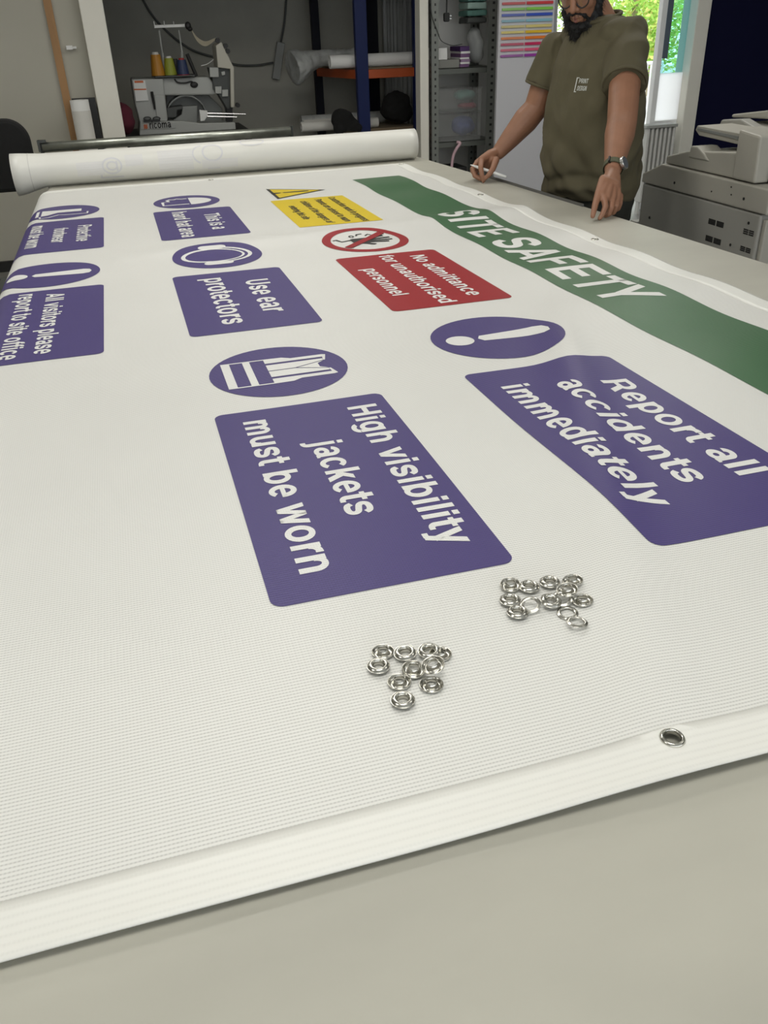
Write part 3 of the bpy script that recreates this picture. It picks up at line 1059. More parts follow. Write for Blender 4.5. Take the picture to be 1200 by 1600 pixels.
on_roll(cut(-0.09, 0.07, -0.045, 0.05, 8), 0.24, 170, M_ghost2)
on_roll(cut(-0.05, 0.12, -0.02, 0.02, 6), 0.40, 195, M_ghost2)
on_roll(cut(-0.03, 0.05, -0.03, 0.02, 6), 0.03, 165, M_ghost2)

# ================================================================== LOOSE EYELETS
def loose(kind, px, py, lift, tilt, az, label, group):
    """kind: 'face' rolled face up, 'barrel' barrel up, 'ring' flat ring"""
    g = atZ(px, py, TZ + 0.006 + lift + 0.005 * abs(sin(radians(tilt))))
    x, y = g.x / S, g.y / S
    x = (x + 0.19) / (1 - 0.0134 * (y - 1.87)) - 0.19
    c, n = seat(x, y)
    bm = lathe(B(), EP if kind != 'ring' else WP, 40)
    if kind == 'barrel':
        bm.transform(Matrix.Rotation(pi, 4, 'X'))
        base = 0.0016
    elif kind == 'face':
        base = 0.0069
    else:
        base = 0.0004
    bm.transform(Matrix.Rotation(radians(tilt), 4, Vector((cos(radians(az)), sin(radians(az)), 0))))
    a, b, d = frame(n)
    bm.transform(Matrix((a, b, d)).transposed().to_4x4())
    up = abs(sin(radians(tilt))) * 0.0115
    bmesh.ops.translate(bm, verts=bm.verts, vec=c + n * (base + lift + up * 0.9))
    o = obj('eyelet' if kind != 'ring' else 'washer', bm, M_nickel, None, smooth=True)
    tag(o, label, 'eyelet' if kind != 'ring' else 'washer', group)


GF, GB = 'loose eyelets in the front pile', 'loose eyelets in the pile beside the panels'
for a in (
    ('face', 629.5, 1097, 0, 0, 0, 'silver eyelet lying face up alone at the front tip of the front pile'),
    ('face', 591.5, 1044, 0, 0, 0, 'silver eyelet lying face up at the left end of the front pile'),
    ('barrel', 598.5, 1020, 0, 0, 0, 'silver eyelet with its barrel up at the back left corner of the front pile'),
    ('face', 633, 1024, 0, 4, 20, 'silver eyelet lying face up in the middle of the back row, front pile'),
    ('barrel', 624, 1067, 0, 0, 0, 'silver eyelet with its barrel up, second from the front tip of the front pile'),
    ('barrel', 646, 1048, 0.001, 8, 100, 'silver eyelet with its barrel up in the centre of the front pile'),
    ('barrel', 674, 1071, 0, 0, 0, 'silver eyelet with its barrel up at the lower right of the front pile'),
    ('barrel', 688, 1023, 0, 0, 0, 'silver eyelet mostly hidden under another at the back right of the front pile'),
    ('face', 671, 1021, 0.0, 4, 80, 'silver eyelet lying face up at the back right of the front pile'),
    ('barrel', 677, 1042, 0.0085, 14, 20, 'silver eyelet tilted on top of the others at the right of the front pile'),
):
    loose(*a, GF)
for a in (
    ('barrel', 797.5, 915, 0.0008, 8, 60, 'silver eyelet with its barrel up at the back left corner of the far pile'),
    ('face', 826.5, 919, 0, 0, 0, 'silver eyelet lying face up, second from left in the back row of the far pile'),
    ('face', 859, 912, 0, 0, 0, 'silver eyelet lying face up in the middle of the back row of the far pile'),
    ('barrel', 895, 910, 0.0006, 4, 0, 'silver eyelet with its barrel up at the back right corner of the far pile'),
    ('face', 797, 940, 0, 0, 0, 'silver eyelet lying face up at the left edge of the far pile, middle row'),
    ('face', 808.5, 959, 0, 0, 0, 'silver eyelet lying face up nearest the camera on the left side of the far pile'),
    ('ring', 829, 945, 0.0035, 20, 35, 'thin silver ring leaning against the left eyelets of the far pile'),
    ('face', 861, 943, 0.0, 10, 120, 'silver eyelet leaning sideways in the middle of the far pile'),
    ('ring', 879, 935, 0.0030, 14, 60, 'thin silver ring under the barrelled eyelet in the centre of the far pile'),
    ('barrel', 887, 924, 0.0066, 8, 30, 'silver eyelet with its barrel up on top of the ring, centre of the far pile'),
    ('barrel', 910, 941, 0, 0, 0, 'silver eyelet with its barrel up at the right edge of the far pile'),
    ('ring', 887, 957, 0.0006, 4, 90, 'thin silver ring flat under the front ring of the far pile'),
    ('ring', 902, 972, 0.0034, 9, 200, 'thin silver ring at the front right tip of the far pile'),
):
    loose(*a, GB)

# ================================================================== ROLL HOLDER PIPE
t = thing('roll_holder', 'galvanised steel pipe on a low stand behind the far end of the table', 'roll holder', (0.26, 4.98, 0))
PY = 4.98
pa, pb = atY(66, 229, PY), atY(454, 206, PY)
zc = (pa.z + pb.z) / 2
obj('pipe', hollow(B(), (pa.x, PY, zc), (pb.x, PY, zc), 0.024, 0.024, 0.020, 20), M_steel, t, smooth=True)
for x in (pa.x - 0.004, pb.x + 0.006):
    obj('bracket', tube(tube(B(), [(x, PY, zc + 0.026), (x, PY, 0.03)], 0.010, 8), [(x, PY - 0.25, 0.02), (x, PY + 0.25, 0.02)], 0.018, 8), M_dgrey, t)
obj('end_clip', box(box(B(), pa.x - 0.016, pa.x + 0.022, PY - 0.018, PY + 0.018, zc + 0.022, zc + 0.034), pa.x - 0.02, pa.x - 0.008, PY - 0.02, PY + 0.02, zc - 0.02, zc + 0.034), M_dgrey, t)
obj('stretcher', tube(B(), [(pa.x, PY, 0.25), (pb.x, PY, 0.25)], 0.012, 8), M_dgrey, t)

# ================================================================== OFFICE CHAIR
t = thing('office_chair', 'black office chair with a rounded backrest by the left wall', 'chair', (-1.1, 5.3, 0))
bm = prism(B(), rrect(-1.12, -0.455, 0.80, 1.152, 0.11, 10), 'y', 5.06, 5.12)
bk = obj('backrest', bm, M_blackf, t, bevel=0.02)
obj('seat', prism(B(), rrect(-1.36, -0.90, 5.14, 5.62, 0.09, 8), 'z', 0.46, 0.54), M_blackf, t, bevel=0.02)
obj('back_bracket', tube(B(), [(-1.05, 5.125, 0.86), (-1.05, 5.15, 0.5), (-1.08, 5.3, 0.44)], 0.025, 10), M_blackp, t)
obj('gas_lift', tube(B(), [(-1.12, 5.38, 0.1), (-1.12, 5.38, 0.46)], 0.03, 12), M_blackp, t)
for k in range(5):
    a = 2 * pi * k / 5 + 0.3
    c = Vector((-1.12, 5.38, 0.09))
    lg = obj('base_leg', tube(B(), [c, c + Vector((0.28 * cos(a), 0.28 * sin(a), -0.02))], [0.028, 0.018], 8), M_blackp, t)
    obj('caster', tube(B(), [c + Vector((0.28 * cos(a) - 0.02 * sin(a), 0.28 * sin(a) + 0.02 * cos(a), -0.06)), c + Vector((0.28 * cos(a) + 0.02 * sin(a), 0.28 * sin(a) - 0.02 * cos(a), -0.06))], 0.029, 12), M_blackp, lg)
for sx in (-1.38,):
    obj('armrest', tube(B(), [(sx, 5.35, 0.47), (sx, 5.34, 0.66), (sx, 5.45, 0.68), (sx, 5.2, 0.68)], 0.018, 8), M_blackp, t)

# black crate on the floor by the left side of the table
t = thing('storage_crate', 'black plastic crate standing on the floor left of the table', 'crate', (-0.95, 3.6, 0))
c0 = atZ(9, 437, 0.42)
cx1, cy1 = c0.x, c0.y
bm = B()
for (x0, x1, y0, y1) in ((cx1 - 0.4, cx1, cy1 - 0.62, cy1 - 0.60), (cx1 - 0.4, cx1, cy1 - 0.02, cy1), (cx1 - 0.4, cx1 - 0.38, cy1 - 0.6, cy1 - 0.02), (cx1 - 0.02, cx1, cy1 - 0.6, cy1 - 0.02)):
    box(bm, x0, x1, y0, y1, 0.0, 0.42)
box(bm, cx1 - 0.4, cx1, cy1 - 0.62, cy1, 0.0, 0.02)
obj('crate_body', bm, M_blackp, t)
bm = B()
for (x0, x1, y0, y1) in ((cx1 - 0.415, cx1 + 0.012, cy1 - 0.635, cy1 - 0.60), (cx1 - 0.415, cx1 + 0.012, cy1 - 0.02, cy1 + 0.012), (cx1 - 0.415, cx1 - 0.38, cy1 - 0.6, cy1 - 0.02), (cx1 - 0.02, cx1 + 0.012, cy1 - 0.6, cy1 - 0.02)):
    box(bm, x0, x1, y0, y1, 0.40, 0.43)
obj('crate_rim', bm, M_dgrey, t)

# ================================================================== PAPER ROLL AND BOARD BY THE COLUMN
t = thing('paper_roll', 'tall white paper roll standing upright left of the white column', 'paper roll', (-0.24, 6.7, 0))
rx = atY(123, 155, 6.72)
obj('roll_body', hollow(B(), (rx.x, 6.72, 0.0), (rx.x, 6.72, rx.z - 0.005), 0.062, 0.062, 0.03, 28), M_paper, t, smooth=True)
obj('wrapper', hollow(B(), (rx.x, 6.72, 0.0), (rx.x, 6.72, rx.z - 0.07), 0.0635, 0.0635, 0.0622, 28), M_paper2, t, smooth=True)
bx = atY(146, 155, 6.84)
tag(obj('black_board', box(B(), rx.x - 0.05, bx.x + 0.012, 6.80, 6.835, 0.0, bx.z + 0.012), M_blackp), 'thin black board leaning behind the upright white paper roll', 'board')

tag(obj('wall_clip', box(box(B(), -0.255, -0.215, 6.855, 6.9, 1.428, 1.452), -0.235, -0.19, 6.875, 6.89, 1.432, 1.446), M_paper), 'small white cable clip on the wooden strip', 'clip')

# ================================================================== EMBROIDERY MACHINE
EY0 = 7.40


def E(cx, cy, y=EY0):
    p = atY(180 + cx * 0.25, 20 + cy * 0.25, y)
    return (p.x, p.z)


t = thing('machine_stand', 'black stand table under the embroidery machine', 'stand', (0.55, 7.6, 0))
zt = E(750, 725)[1] - 0.006
obj('stand_top', box(B(), 0.0, 1.0, 7.25, 8.0, zt - 0.05, zt), M_blackp, t, bevel=0.006)
for x in (0.03, 0.97):
    for y in (7.28, 7.97):
        obj('leg', box(B(), x - 0.025, x + 0.025, y - 0.025, y + 0.025, 0, zt - 0.05), M_blackp, t)
obj('stand_shelf', box(B(), 0.05, 0.95, 7.3, 7.95, 0.3, 0.33), M_blackp, t)

em = thing('embroidery_machine', 'white single head embroidery machine on the black stand in the alcove', 'embroidery machine', (0.5, 7.6, zt))


def EP_(name, pts, y0, y1, m, bevel=0.006, parent=em):
    return obj(name, prism(B(), [E(*p) for p in pts], 'y', y0, y1), m, parent, bevel=bevel)


bpts = [E(155, 680), E(420, 676), E(530, 690), E(750, 685)]
obj('base', prism(B(), [(E(148, 740)[0], zt + 0.001)] + bpts + [(bpts[-1][0], zt + 0.001)], 'y', EY0, 7.82), M_greyp, em, bevel=0.006)
EP_('tower', [(154, 686), (122, 560), (101, 416), (300, 411), (330, 672)], EY0 + 0.01, 7.80, M_greyp, 0.010)
EP_('side_cover', [(245, 514), (305, 514), (325, 676), (262, 678)], EY0 - 0.004, EY0 + 0.02, M_greyp, 0.003)
EP_('arm', [(255, 411), (255, 510), (300, 520), (630, 516), (640, 470), (590, 402)], EY0 + 0.06, 7.74, M_greyp, 0.012)
bm = B()
arch = [E(330 + 240 * k / 14, 620 - 95 * sin(pi * k / 14) ** 0.6) for k in range(15)]
for i in range(14):
    a, b = arch[i], arch[i + 1]
    f = [bm.verts.new((a[0], EY0 + 0.08, a[1])), bm.verts.new((b[0], EY0 + 0.08, b[1])), bm.verts.new((b[0], EY0 + 0.08, b[1] + 0.012)), bm.verts.new((a[0], EY0 + 0.08, a[1] + 0.012))]
    g = [bm.verts.new(v.co + Vector((0, 0.2, 0))) for v in f]
    bm.faces.new(f)
    bm.faces.new(g[::-1])
    for k in range(4):
        bm.faces.new((f[k], g[k], g[(k + 1) % 4], f[(k + 1) % 4]))
obj('throat_rim', bm, M_mgrey, em)
EP_('throat_back', [(330, 520), (600, 520), (690, 610), (690, 690), (330, 690)], 7.62, 7.66, M_mgrey)
EP_('lower_arm', [(345, 690), (420, 640), (425, 590), (520, 585), (520, 715), (400, 715)], EY0 + 0.08, 7.6, M_mgrey)
EP_('carriage', [(325, 598), (425, 585), (425, 604), (390, 612), (385, 655), (330, 660)], EY0 + 0.05, 7.6, M_dgrey, 0.003)
EP_('needle_case', [(628, 205), (662, 180), (742, 345), (745, 590), (722, 592), (718, 352), (640, 342)], EY0 - 0.01, 7.66, M_cream, 0.006)
EP_('head_mechanism', [(590, 345), (720, 345), (722, 600), (705, 605), (655, 520), (615, 480), (610, 410)], EY0 + 0.03, 7.62, M_dgrey, 0.004)
for q in ([(590, 342), (645, 342), (648, 402), (594, 402)], [(625, 462), (665, 460), (665, 505), (628, 505)], [(668, 482), (706, 480), (706, 522), (670, 524)], [(664, 370), (686, 366), (688, 388), (668, 392)]):
    EP_('tension_block', q, EY0 + 0.005, EY0 + 0.05, M_greyp, 0.002)
EP_('needle_bar', [(690, 560), (742, 560), (738, 625), (745, 632), (738, 690), (705, 690), (704, 632)], EY0 + 0.05, 7.56, M_blackp, 0.002)
for cx, cy in ((690, 207), (703, 240), (765, 577), (640, 172)):
    p = E(cx, cy)
    obj('thread_knob', tube(B(), [(p[0], EY0 - 0.02, p[1]), (p[0], EY0 + 0.03, p[1])], 0.017, 12), M_blackp, em)
EP_('hoop_bracket', [(525, 606), (574, 612), (578, 640), (556, 674), (532, 676)], EY0 - 0.02, EY0 + 0.02, M_white, 0.003)
for a, b in (((575, 628), (815, 634)), ((575, 648), (760, 652))):
    p, q = E(*a), E(*b)
    obj('hoop_rod', tube(B(), [(p[0], EY0, p[1]), (q[0], EY0, q[1])], 0.006, 8), M_silver, em)
p, q = E(228, 492), E(248, 604)
obj('handle', tube(B(), [(p[0], EY0 - 0.005, p[1]), (q[0], EY0 - 0.005, q[1])], [0.011, 0.007], 8), M_blackp, em)
bm = B()
for cx in (200, 258):
    p = E(cx, 660)
    a = q_ring(p[0], p[1], 0.030, 0.014, 0, 360, 0.007, 0.006, 20)
    for poly in a:
        f = [bm.verts.new((u, EY0 - 0.02, v)) for u, v in poly]
        g = [bm.verts.new((u, EY0 - 0.003, v)) for u, v in poly]
        bm.faces.new(f)
        for k in range(4):
            bm.faces.new((f[k], g[k], g[(k + 1) % 4], f[(k + 1) % 4]))
p = E(229, 670)
box(bm, p[0] - 0.062, p[0] + 0.062, EY0 - 0.022, EY0 - 0.002, p[1] - 0.010, p[1] + 0.004)
obj('grip', bm, M_blackp, em)
# stickers and name plate
EP_('sticker', [(112, 424), (186, 422), (208, 548), (130, 552)], EY0 - 0.004, EY0 + 0.015, M_paper, 0)
M_stick = mat('orange_ink', (0.60, 0.13, 0.03), 0.5)
EP_('sticker_band', [(119, 425), (174, 424), (177, 437), (121, 438)], EY0 - 0.006, EY0, M_stick, 0)
EP_('sticker_band', [(115, 475), (193, 474), (195, 482), (117, 483)], EY0 - 0.006, EY0, M_stick, 0)
EP_('name_plate', [(158, 688), (378, 684), (378, 722), (160, 730)], EY0 - 0.005, EY0 + 0.01, M_greyp, 0.002)
p = E(190, 711)
bm = B()
for k in range(5):
    obox(bm, (p[0] + 0.0055 * (k - 2), EY0 - 0.008, p[1] + 0.003 * ((k * 2) % 3 - 1)), (1, 0, 0), (0, 1, 0), (0, 0, 1), 0.0022, 0.003, 0.016 - 0.002 * (k % 2))
obj('emblem', bm, M_stick, em)
bm = B()
p0, p1 = E(214, 724), E(352, 720)
for poly in text_polys('ricoma', 0, 0, p1[0] - p0[0], 0.052):
    bm.faces.new([bm.verts.new((p0[0] + u, EY0 - 0.0075, p0[1] + v)) for u, v in poly])
obj('lettering', bm, M_blackp, em)
# thread stand
p = E(250, 403)
q = E(500, 400)
obj('thread_tray', box(B(), p[0], q[0], EY0, 7.62, p[1] - 0.004, p[1] + 0.004), M_dgrey, em)
for a, b, c in (((318, 400), (303, 250), (281, 98)), ((435, 400), (430, 250), (408, 96))):
    A, Bq, Cq = E(*a), E(*b), E(*c)
    obj('thread_pole', tube(B(), [(A[0], 7.585, E(250, 403)[1] + 0.0045), (Bq[0], 7.585, Bq[1]), (Bq[0], 7.585, Bq[1] + 0.002), (Cq[0], 7.585, Cq[1] - 0.012)], [0.010, 0.010, 0.006, 0.006], 8), M_greyp, em)
A, Cq = E(250, 85), E(468, 84)
obj('thread_rail', box(box(box(box(B(), A[0], Cq[0], 7.55, 7.61, A[1] - 0.010, A[1] + 0.010), A[0] - 0.002, A[0] + 0.004, 7.5, 7.506, A[1], A[1] + 0.035), E(312, 85)[0], E(312, 85)[0] + 0.005, 7.5, 7.506, A[1], A[1] + 0.035), E(372, 85)[0], E(372, 85)[0] + 0.005, 7.5, 7.506, A[1], A[1] + 0.03), M_white, em, bevel=0.003)
p = E(462, 80)
obj('rail_clamp', ell(ell(B(), (p[0], 7.5, p[1]), (0.024, 0.02, 0.028)), (p[0] + 0.012, 7.5, p[1] - 0.022), (0.02, 0.02, 0.016)), M_blackp, em, smooth=True)
pts = [E(480, 105), (0, 0), (0, 0)]
ribbon = spline([(E(480, 105)[0], 7.5, E(480, 105)[1]), (E(520, 160)[0], 7.52, E(520, 160)[1]), (E(575, 190)[0], 7.54, E(575, 190)[1]), (E(640, 168)[0], 7.56, E(640, 168)[1])], 6)
bm = B()
rv = [(bm.verts.new(v + Vector((0, 0, 0.012))), bm.verts.new(v - Vector((0, 0, 0.004 + 0.02 * sin(pi * i / (len(ribbon) - 1)))))) for i, v in enumerate(ribbon)]
for i in range(len(rv) - 1):
    bm.faces.new((rv[i][0], rv[i + 1][0], rv[i + 1][1], rv[i][1]))
rib = obj('thread_fan', bm, mat('thread_fan', (0.40, 0.36, 0.27), 0.8), em)
sm = rib.modifiers.new('thickness', 'SOLIDIFY')
sm.thickness = 0.002
p, q = E(455, 258), E(515, 400)
obj('thread_rod', tube(B(), [(p[0], 7.5, p[1]), (q[0], 7.5, q[1])], 0.014, 10), M_blackp, em)
A = [E(372, 415), E(395, 437), E(440, 440), E(480, 432), E(500, 450)]
obj('signal_cable', tube(ell(B(), (E(497, 452)[0], EY0 + 0.05, E(497, 452)[1]), (0.03, 0.012, 0.022)), spline([(a[0], EY0 + 0.045, a[1]) for a in A]), 0.006, 8), M_blackp, em, smooth=True)
A = [E(545, 333), E(585, 322), E(625, 292)]
obj('loose_thread', tube(B(), spline([(a[0], 7.5, a[1]) for a in A]), 0.003, 6), M_paper, em)


def cone(cx, cyt, cyb, rb_, col, label, top=None, y=7.455, name='thread_cone'):
    p, q = E(cx, cyb, y), E(cx, cyt, y)
    b = Vector((p[0], y, E(250, 403)[1] + 0.0045))
    h = q[1] - b.z
    o = thing(name, label, 'thread cone', b, 'thread cones on the machine')
    obj('thread', lathe(B(), [(0.001, 0.004), (rb_, 0.004), (rb_, h * 0.12), (rb_ * 0.72, h * 0.9), (0.001, h * 0.9)], 18, b, False), mat('thread_' + name + str(cx), col, 0.5, bump=0.3, bscale=300, stretch=(0.05, 0.05, 1)), o, smooth=False)
    obj('cone_core', lathe(B(), [(0.001, 0.0), (rb_ * 1.05, 0.0), (rb_ * 1.05, 0.004), (0.001, 0.004)], 18, b, False), M_blackp if not top else top, o)
    obj('cone_tip', lathe(B(), [(0.001, h * 0.9), (rb_ * 0.5, h * 0.9), (rb_ * 0.42, h), (0.001, h)], 18, b, False), top or M_paper2, o)


cone(272, 245, 403, 0.050, (0.45, 0.20, 0.02), 'orange thread cone at the left end of the machine thread tray')
cone(350, 270, 403, 0.046, (0.27, 0.30, 0.03), 'yellow green thread cone in the middle of the thread tray')
cone(388, 286, 403, 0.042, (0.012, 0.012, 0.014), 'black thread cone just right of the yellow green one', top=M_blackp, y=7.555)
cone(428, 282, 403, 0.046, (0.02, 0.035, 0.10), 'dark blue thread cone with a red tip on the thread tray', top=mat('red_tip', (0.35, 0.02, 0.02), 0.5))
# maroon cloth bundle left of the machine
bm = B()
a = atY(196, 190, 7.35)
ell(bm, (a.x, 7.35, zt + 0.128), (0.07, 0.10, 0.11))
ell(bm, (a.x - 0.02, 7.37, zt + 0.19), (0.045, 0.06, 0.06))
bm = remesh(bm, 0.012, 3, lambda c, n: n * (0.012 * noise.noise(c * 18)))
tag(obj('cloth_bundle', bm, M_maroon, smooth=True), 'maroon cloth bundle between the white column and the embroidery machine', 'cloth')

# ================================================================== WALL CABLES
YA = 8.575
pts = [atY(x, y, YA) for x, y in ((205, -40), (232, 15), (262, 50), (300, 78), (345, 92), (368, 101), (400, 102), (427, 98))]
tag(obj('wall_cable', tube(B(), spline(pts, 6), 0.009, 8), M_dgrey, smooth=True), 'dark grey cable swagged across the alcove wall above the machine', 'cable')
p0, p1 = atY(439, 66, YA - 0.01), atY(431, 124, YA - 0.01)
t = thing('power_strip', 'dark grey power strip hanging on the alcove wall by its cable', 'power strip', p1)
d = (p1 - p0).normalized()
obj('strip_body', obox(B(), (p0 + p1) / 2, d.cross(Vector((0, 1, 0))), (0, 1, 0), d, 0.036, 0.02, (p1 - p0).length / 2), M_mgrey, t, bevel=0.006)
obj('strip_cable', tube(B(), spline([p0, atY(445, 30, YA), atY(449, -30, YA)], 6), 0.009, 8), M_dgrey, t, smooth=True)

# ================================================================== PALLET RACK
t = thing('pallet_rack', 'storage rack with dark blue uprights and an orange beam in the alcove', 'rack', (2.2, 7.9, 0))


def post(px, w_, y, m, name='upright'):
    p = atY(px, 100, y)
    return obj(name, box(B(), p.x - w_ / 2, p.x + w_ / 2, y - 0.03, y + 0.03, 0, 2.4), m, t, bevel=0.004)


post(565, 0.10, 7.55, M_rackblue)
post(652.5, 0.075, 7.55, M_rackblue)
post(496, 0.07, 8.4, M_rackshade)
post(583, 0.10, 8.4, M_rackshade)
xa, xb = atY(565, 100, 7.55).x, atY(652.5, 100, 7.55).x
za, zb = atY(610, 107, 7.55).z, atY(610, 121, 7.55).z
obj('beam', box(B(), xa + 0.05, xb - 0.035, 7.53, 7.58, zb, za), M_orange, t, bevel=0.004)
xr = atY(496, 100, 8.4).x
bm = prism(B(), [(xa - 0.05, 7.59), (xa - 0.01, 7.59), (xr + 0.03, 8.36), (xr - 0.02, 8.36)], 'z', zb, za)
obj('side_beam', bm, M_orange, t)
obj('shelf_deck', prism(B(), [(xa - 0.02, 7.585), (xb, 7.585), (xb - 0.05, 8.47), (xr, 8.47)], 'z', za + 0.0005, za + 0.012), mat('deck_board', (0.20, 0.16, 0.10), 0.8), t)
zl = 0.74
obj('shelf_deck', prism(B(), [(xa - 0.15, 7.585), (xb, 7.585), (xb - 0.05, 8.47), (xr - 0.1, 8.47)], 'z', zl - 0.02, zl), MATS['deck_board'], t)
obj('beam', box(B(), xa + 0.05, xb - 0.035, 7.53, 7.58, zl - 0.09, zl - 0.02), M_orange, t)

zs = za + 0.0135


def roll(name, a, b, r, m, label, y0, y1, z, group):
    pa, pb = atY(*a, y0), atY(*b, y1)
    return tag(obj(name, hollow(B(), (pa.x, y0, z + r), (pb.x, y1, z + r), r, r, r * 0.55, 24), m, smooth=False), label, 'roll', group)


GR = 'rolls on the orange beam shelf'
roll('vinyl_roll', (515, 100), (643, 96), 0.050, M_paper, 'white vinyl roll at the front edge of the orange shelf', 7.66, 7.66, zs, GR)
roll('vinyl_roll', (578, 92), (648, 90), 0.045, M_paper2, 'off white vinyl roll behind the front white roll on the orange shelf', 7.79, 7.79, zs, GR)
# grey wrapped roll sagging over the left end
bm = tube(B(), spline([atY(456, 106, 7.85), atY(475, 100, 7.88), atY(500, 91, 7.92), atY(540, 88, 7.96), atY(566, 88, 8.0)], 5), [0.13, 0.13, 0.125, 0.12, 0.115, 0.11, 0.10, 0.09, 0.08, 0.075, 0.07, 0.065, 0.065, 0.06, 0.06, 0.06, 0.055, 0.055, 0.055, 0.05, 0.05], 20)
bm = remesh(bm, 0.014, 2, lambda c, n: n * (0.016 * noise.noise(c * 9) + 0.006 * noise.noise(c * 30)))
tag(obj('wrapped_roll', bm, M_film, smooth=True), 'bulky roll in crumpled grey plastic film on the left of the orange shelf', 'wrapped roll')
GL = 'rolls on the lower rack shelf'
roll('film_roll', (470, 195), (590, 188), 0.040, M_paper2, 'grey white roll at the front of the lower rack shelf', 7.66, 7.66, zl + 0.001, GL)
roll('film_roll', (474, 187), (560, 183), 0.042, M_paper2, 'grey white roll lying behind the front roll, lower rack shelf', 7.77, 7.77, zl + 0.001, GL)
roll('film_roll', (470, 184), (600, 178), 0.05, M_film, 'clear wrapped roll at the back of the lower rack shelf', 8.0, 8.0, zl + 0.001, GL)
for c, r, lab in (((537, 199), (0.10, 0.06, 0.075), 'small black bag slumped in front of the lower rolls'), ((618, 188), (0.13, 0.10, 0.125), 'large black bag at the right end of the lower rack shelf')):
    p = atY(*c, 7.48 if r[0] < 0.12 else 7.75)
    bm = ell(ell(B(), (p.x, p.y, zl + r[2] + 0.022), r), (p.x + 0.05, p.y, zl + r[2] * 0.6 + 0.022), (r[0] * 0.9, r[1] * 0.8, r[2] * 0.6))
    if r[0] < 0.12:
        box(bm, p.x - 0.08, p.x + 0.14, p.y - 0.05, p.y + 0.05, zl - 0.015 + 0.016, zl + 0.05)
    bm = remesh(bm, 0.014, 3, lambda c, n: n * (0.022 * noise.noise(c * 9) + 0.012 * noise.noise(c * 24)))
    tag(obj('black_bag', bm, M_blackf, smooth=True), lab, 'bag', 'black bags in the rack')
z_shade = 1.93  # unseen top deck and beam, added to shade the rack below
t = bpy.data.objects['pallet_rack']
obj('shelf_deck', prism(B(), [(xa - 0.02, 7.585), (xb, 7.585), (xb - 0.05, 8.47), (xr, 8.47)], 'z', z_shade, z_shade + 0.02), MATS['deck_board'], t)
obj('beam', box(B(), xa + 0.05, xb - 0.035, 7.53, 7.58, z_shade - 0.06, z_shade), M_orange, t, bevel=0.004)
# translucent dust sheet at the back right
bm = B()
p0, p1 = atY(600, 60, 8.53), atY(652, 60, 8.53)
n = 26
rows = []
for j in range(8):
    z = 1.95 - j * 0.19
    rows.append([bm.verts.new((p0.x + (p1.x - p0.x) * i / n, 8.535 + 0.022 * sin(i * 1.7 + 0.3 * j) + 0.015 * sin(i * 0.7), z)) for i in range(n + 1)])
for j in range(7):
    for i in range(n):
        bm.faces.new((rows[j][i], rows[j][i + 1], rows[j + 1][i + 1], rows[j + 1][i]))
ds = obj('dust_sheet', bm, mat('dust_sheet', (0.30, 0.31, 0.30), 0.4), smooth=True)
sm = ds.modifiers.new('thickness', 'SOLIDIFY')
sm.thickness = 0.002
tag(ds, 'grey plastic dust sheet hanging in folds at the back of the rack', 'dust sheet')

# ================================================================== SLOTTED METAL SHELVING
YF, YB = 6.97, 7.37
M_slotm = mat('slotted_angle', (0.22, 0.23, 0.21), 0.45, 0.4)
_t = M_slotm.node_tree
_tc = _t.nodes.new('ShaderNodeTexCoord')
_sx = _t.nodes.new('ShaderNodeSeparateXYZ')
_t.links.new(_tc.outputs['UV'], _sx.inputs[0])


def _m(op, a, b=None):
    n = _t.nodes.new('ShaderNodeMath')
    n.operation = op
    for i, v in enumerate((a, b)):
        if v is None:
            continue
        if hasattr(v, 'links'):
            _t.links.new(v, n.inputs[i])
        else:
            n.inputs[i].default_value = v
    return n.outputs[0]


_h = _m('MULTIPLY', _m('LESS_THAN', _m('ABSOLUTE', _m('SUBTRACT', _m('FRACT', _sx.outputs['Y']), 0.5)), 0.17), _m('LESS_THAN', _m('ABSOLUTE', _m('SUBTRACT', _sx.outputs['X'], 0.5)), 0.12))
_mx = _t.nodes.new('ShaderNodeMix')
_mx.data_type = 'RGBA'
_mx.inputs[6].default_value = (0.21, 0.22, 0.20, 1)
_mx.inputs[7].default_value = (0.03, 0.03, 0.03, 1)
_t.links.new(_h, _mx.inputs[0])
_t.links.new(_mx.outputs[2], _t.nodes['Principled BSDF'].inputs['Base Color'])

t = thing('metal_shelving', 'grey slotted steel shelving unit beside the white board', 'shelving', (2.45, 6.55, 0))
sxl, sxr = atY(675, 100, YF).x, atY(778, 60, YF).x


def angle(x, y, dx, dy, wd=0.05):
    """L-section upright: corner at (x, y), flanges running dx and dy"""
    bm = B()
    uvl = bm.loops.layers.uv.new('UVMap')
    for vx, vy in ((dx, 0), (0, dy)):
        f = bm.faces.new([bm.verts.new((x, y, 0)), bm.verts.new((x + vx * wd, y + vy * wd, 0)), bm.verts.new((x + vx * wd, y + vy * wd, 2.1)), bm.verts.new((x, y, 2.1))])
        for l, uv in zip(f.loops, ((0, 0), (1, 0), (1, 2.1 / 0.05), (0, 2.1 / 0.05))):
            l[uvl].uv = uv
    o = obj('upright', bm, M_slotm, t)
    s_ = o.modifiers.new('thickness', 'SOLIDIFY')
    s_.thickness = 0.003
    return o


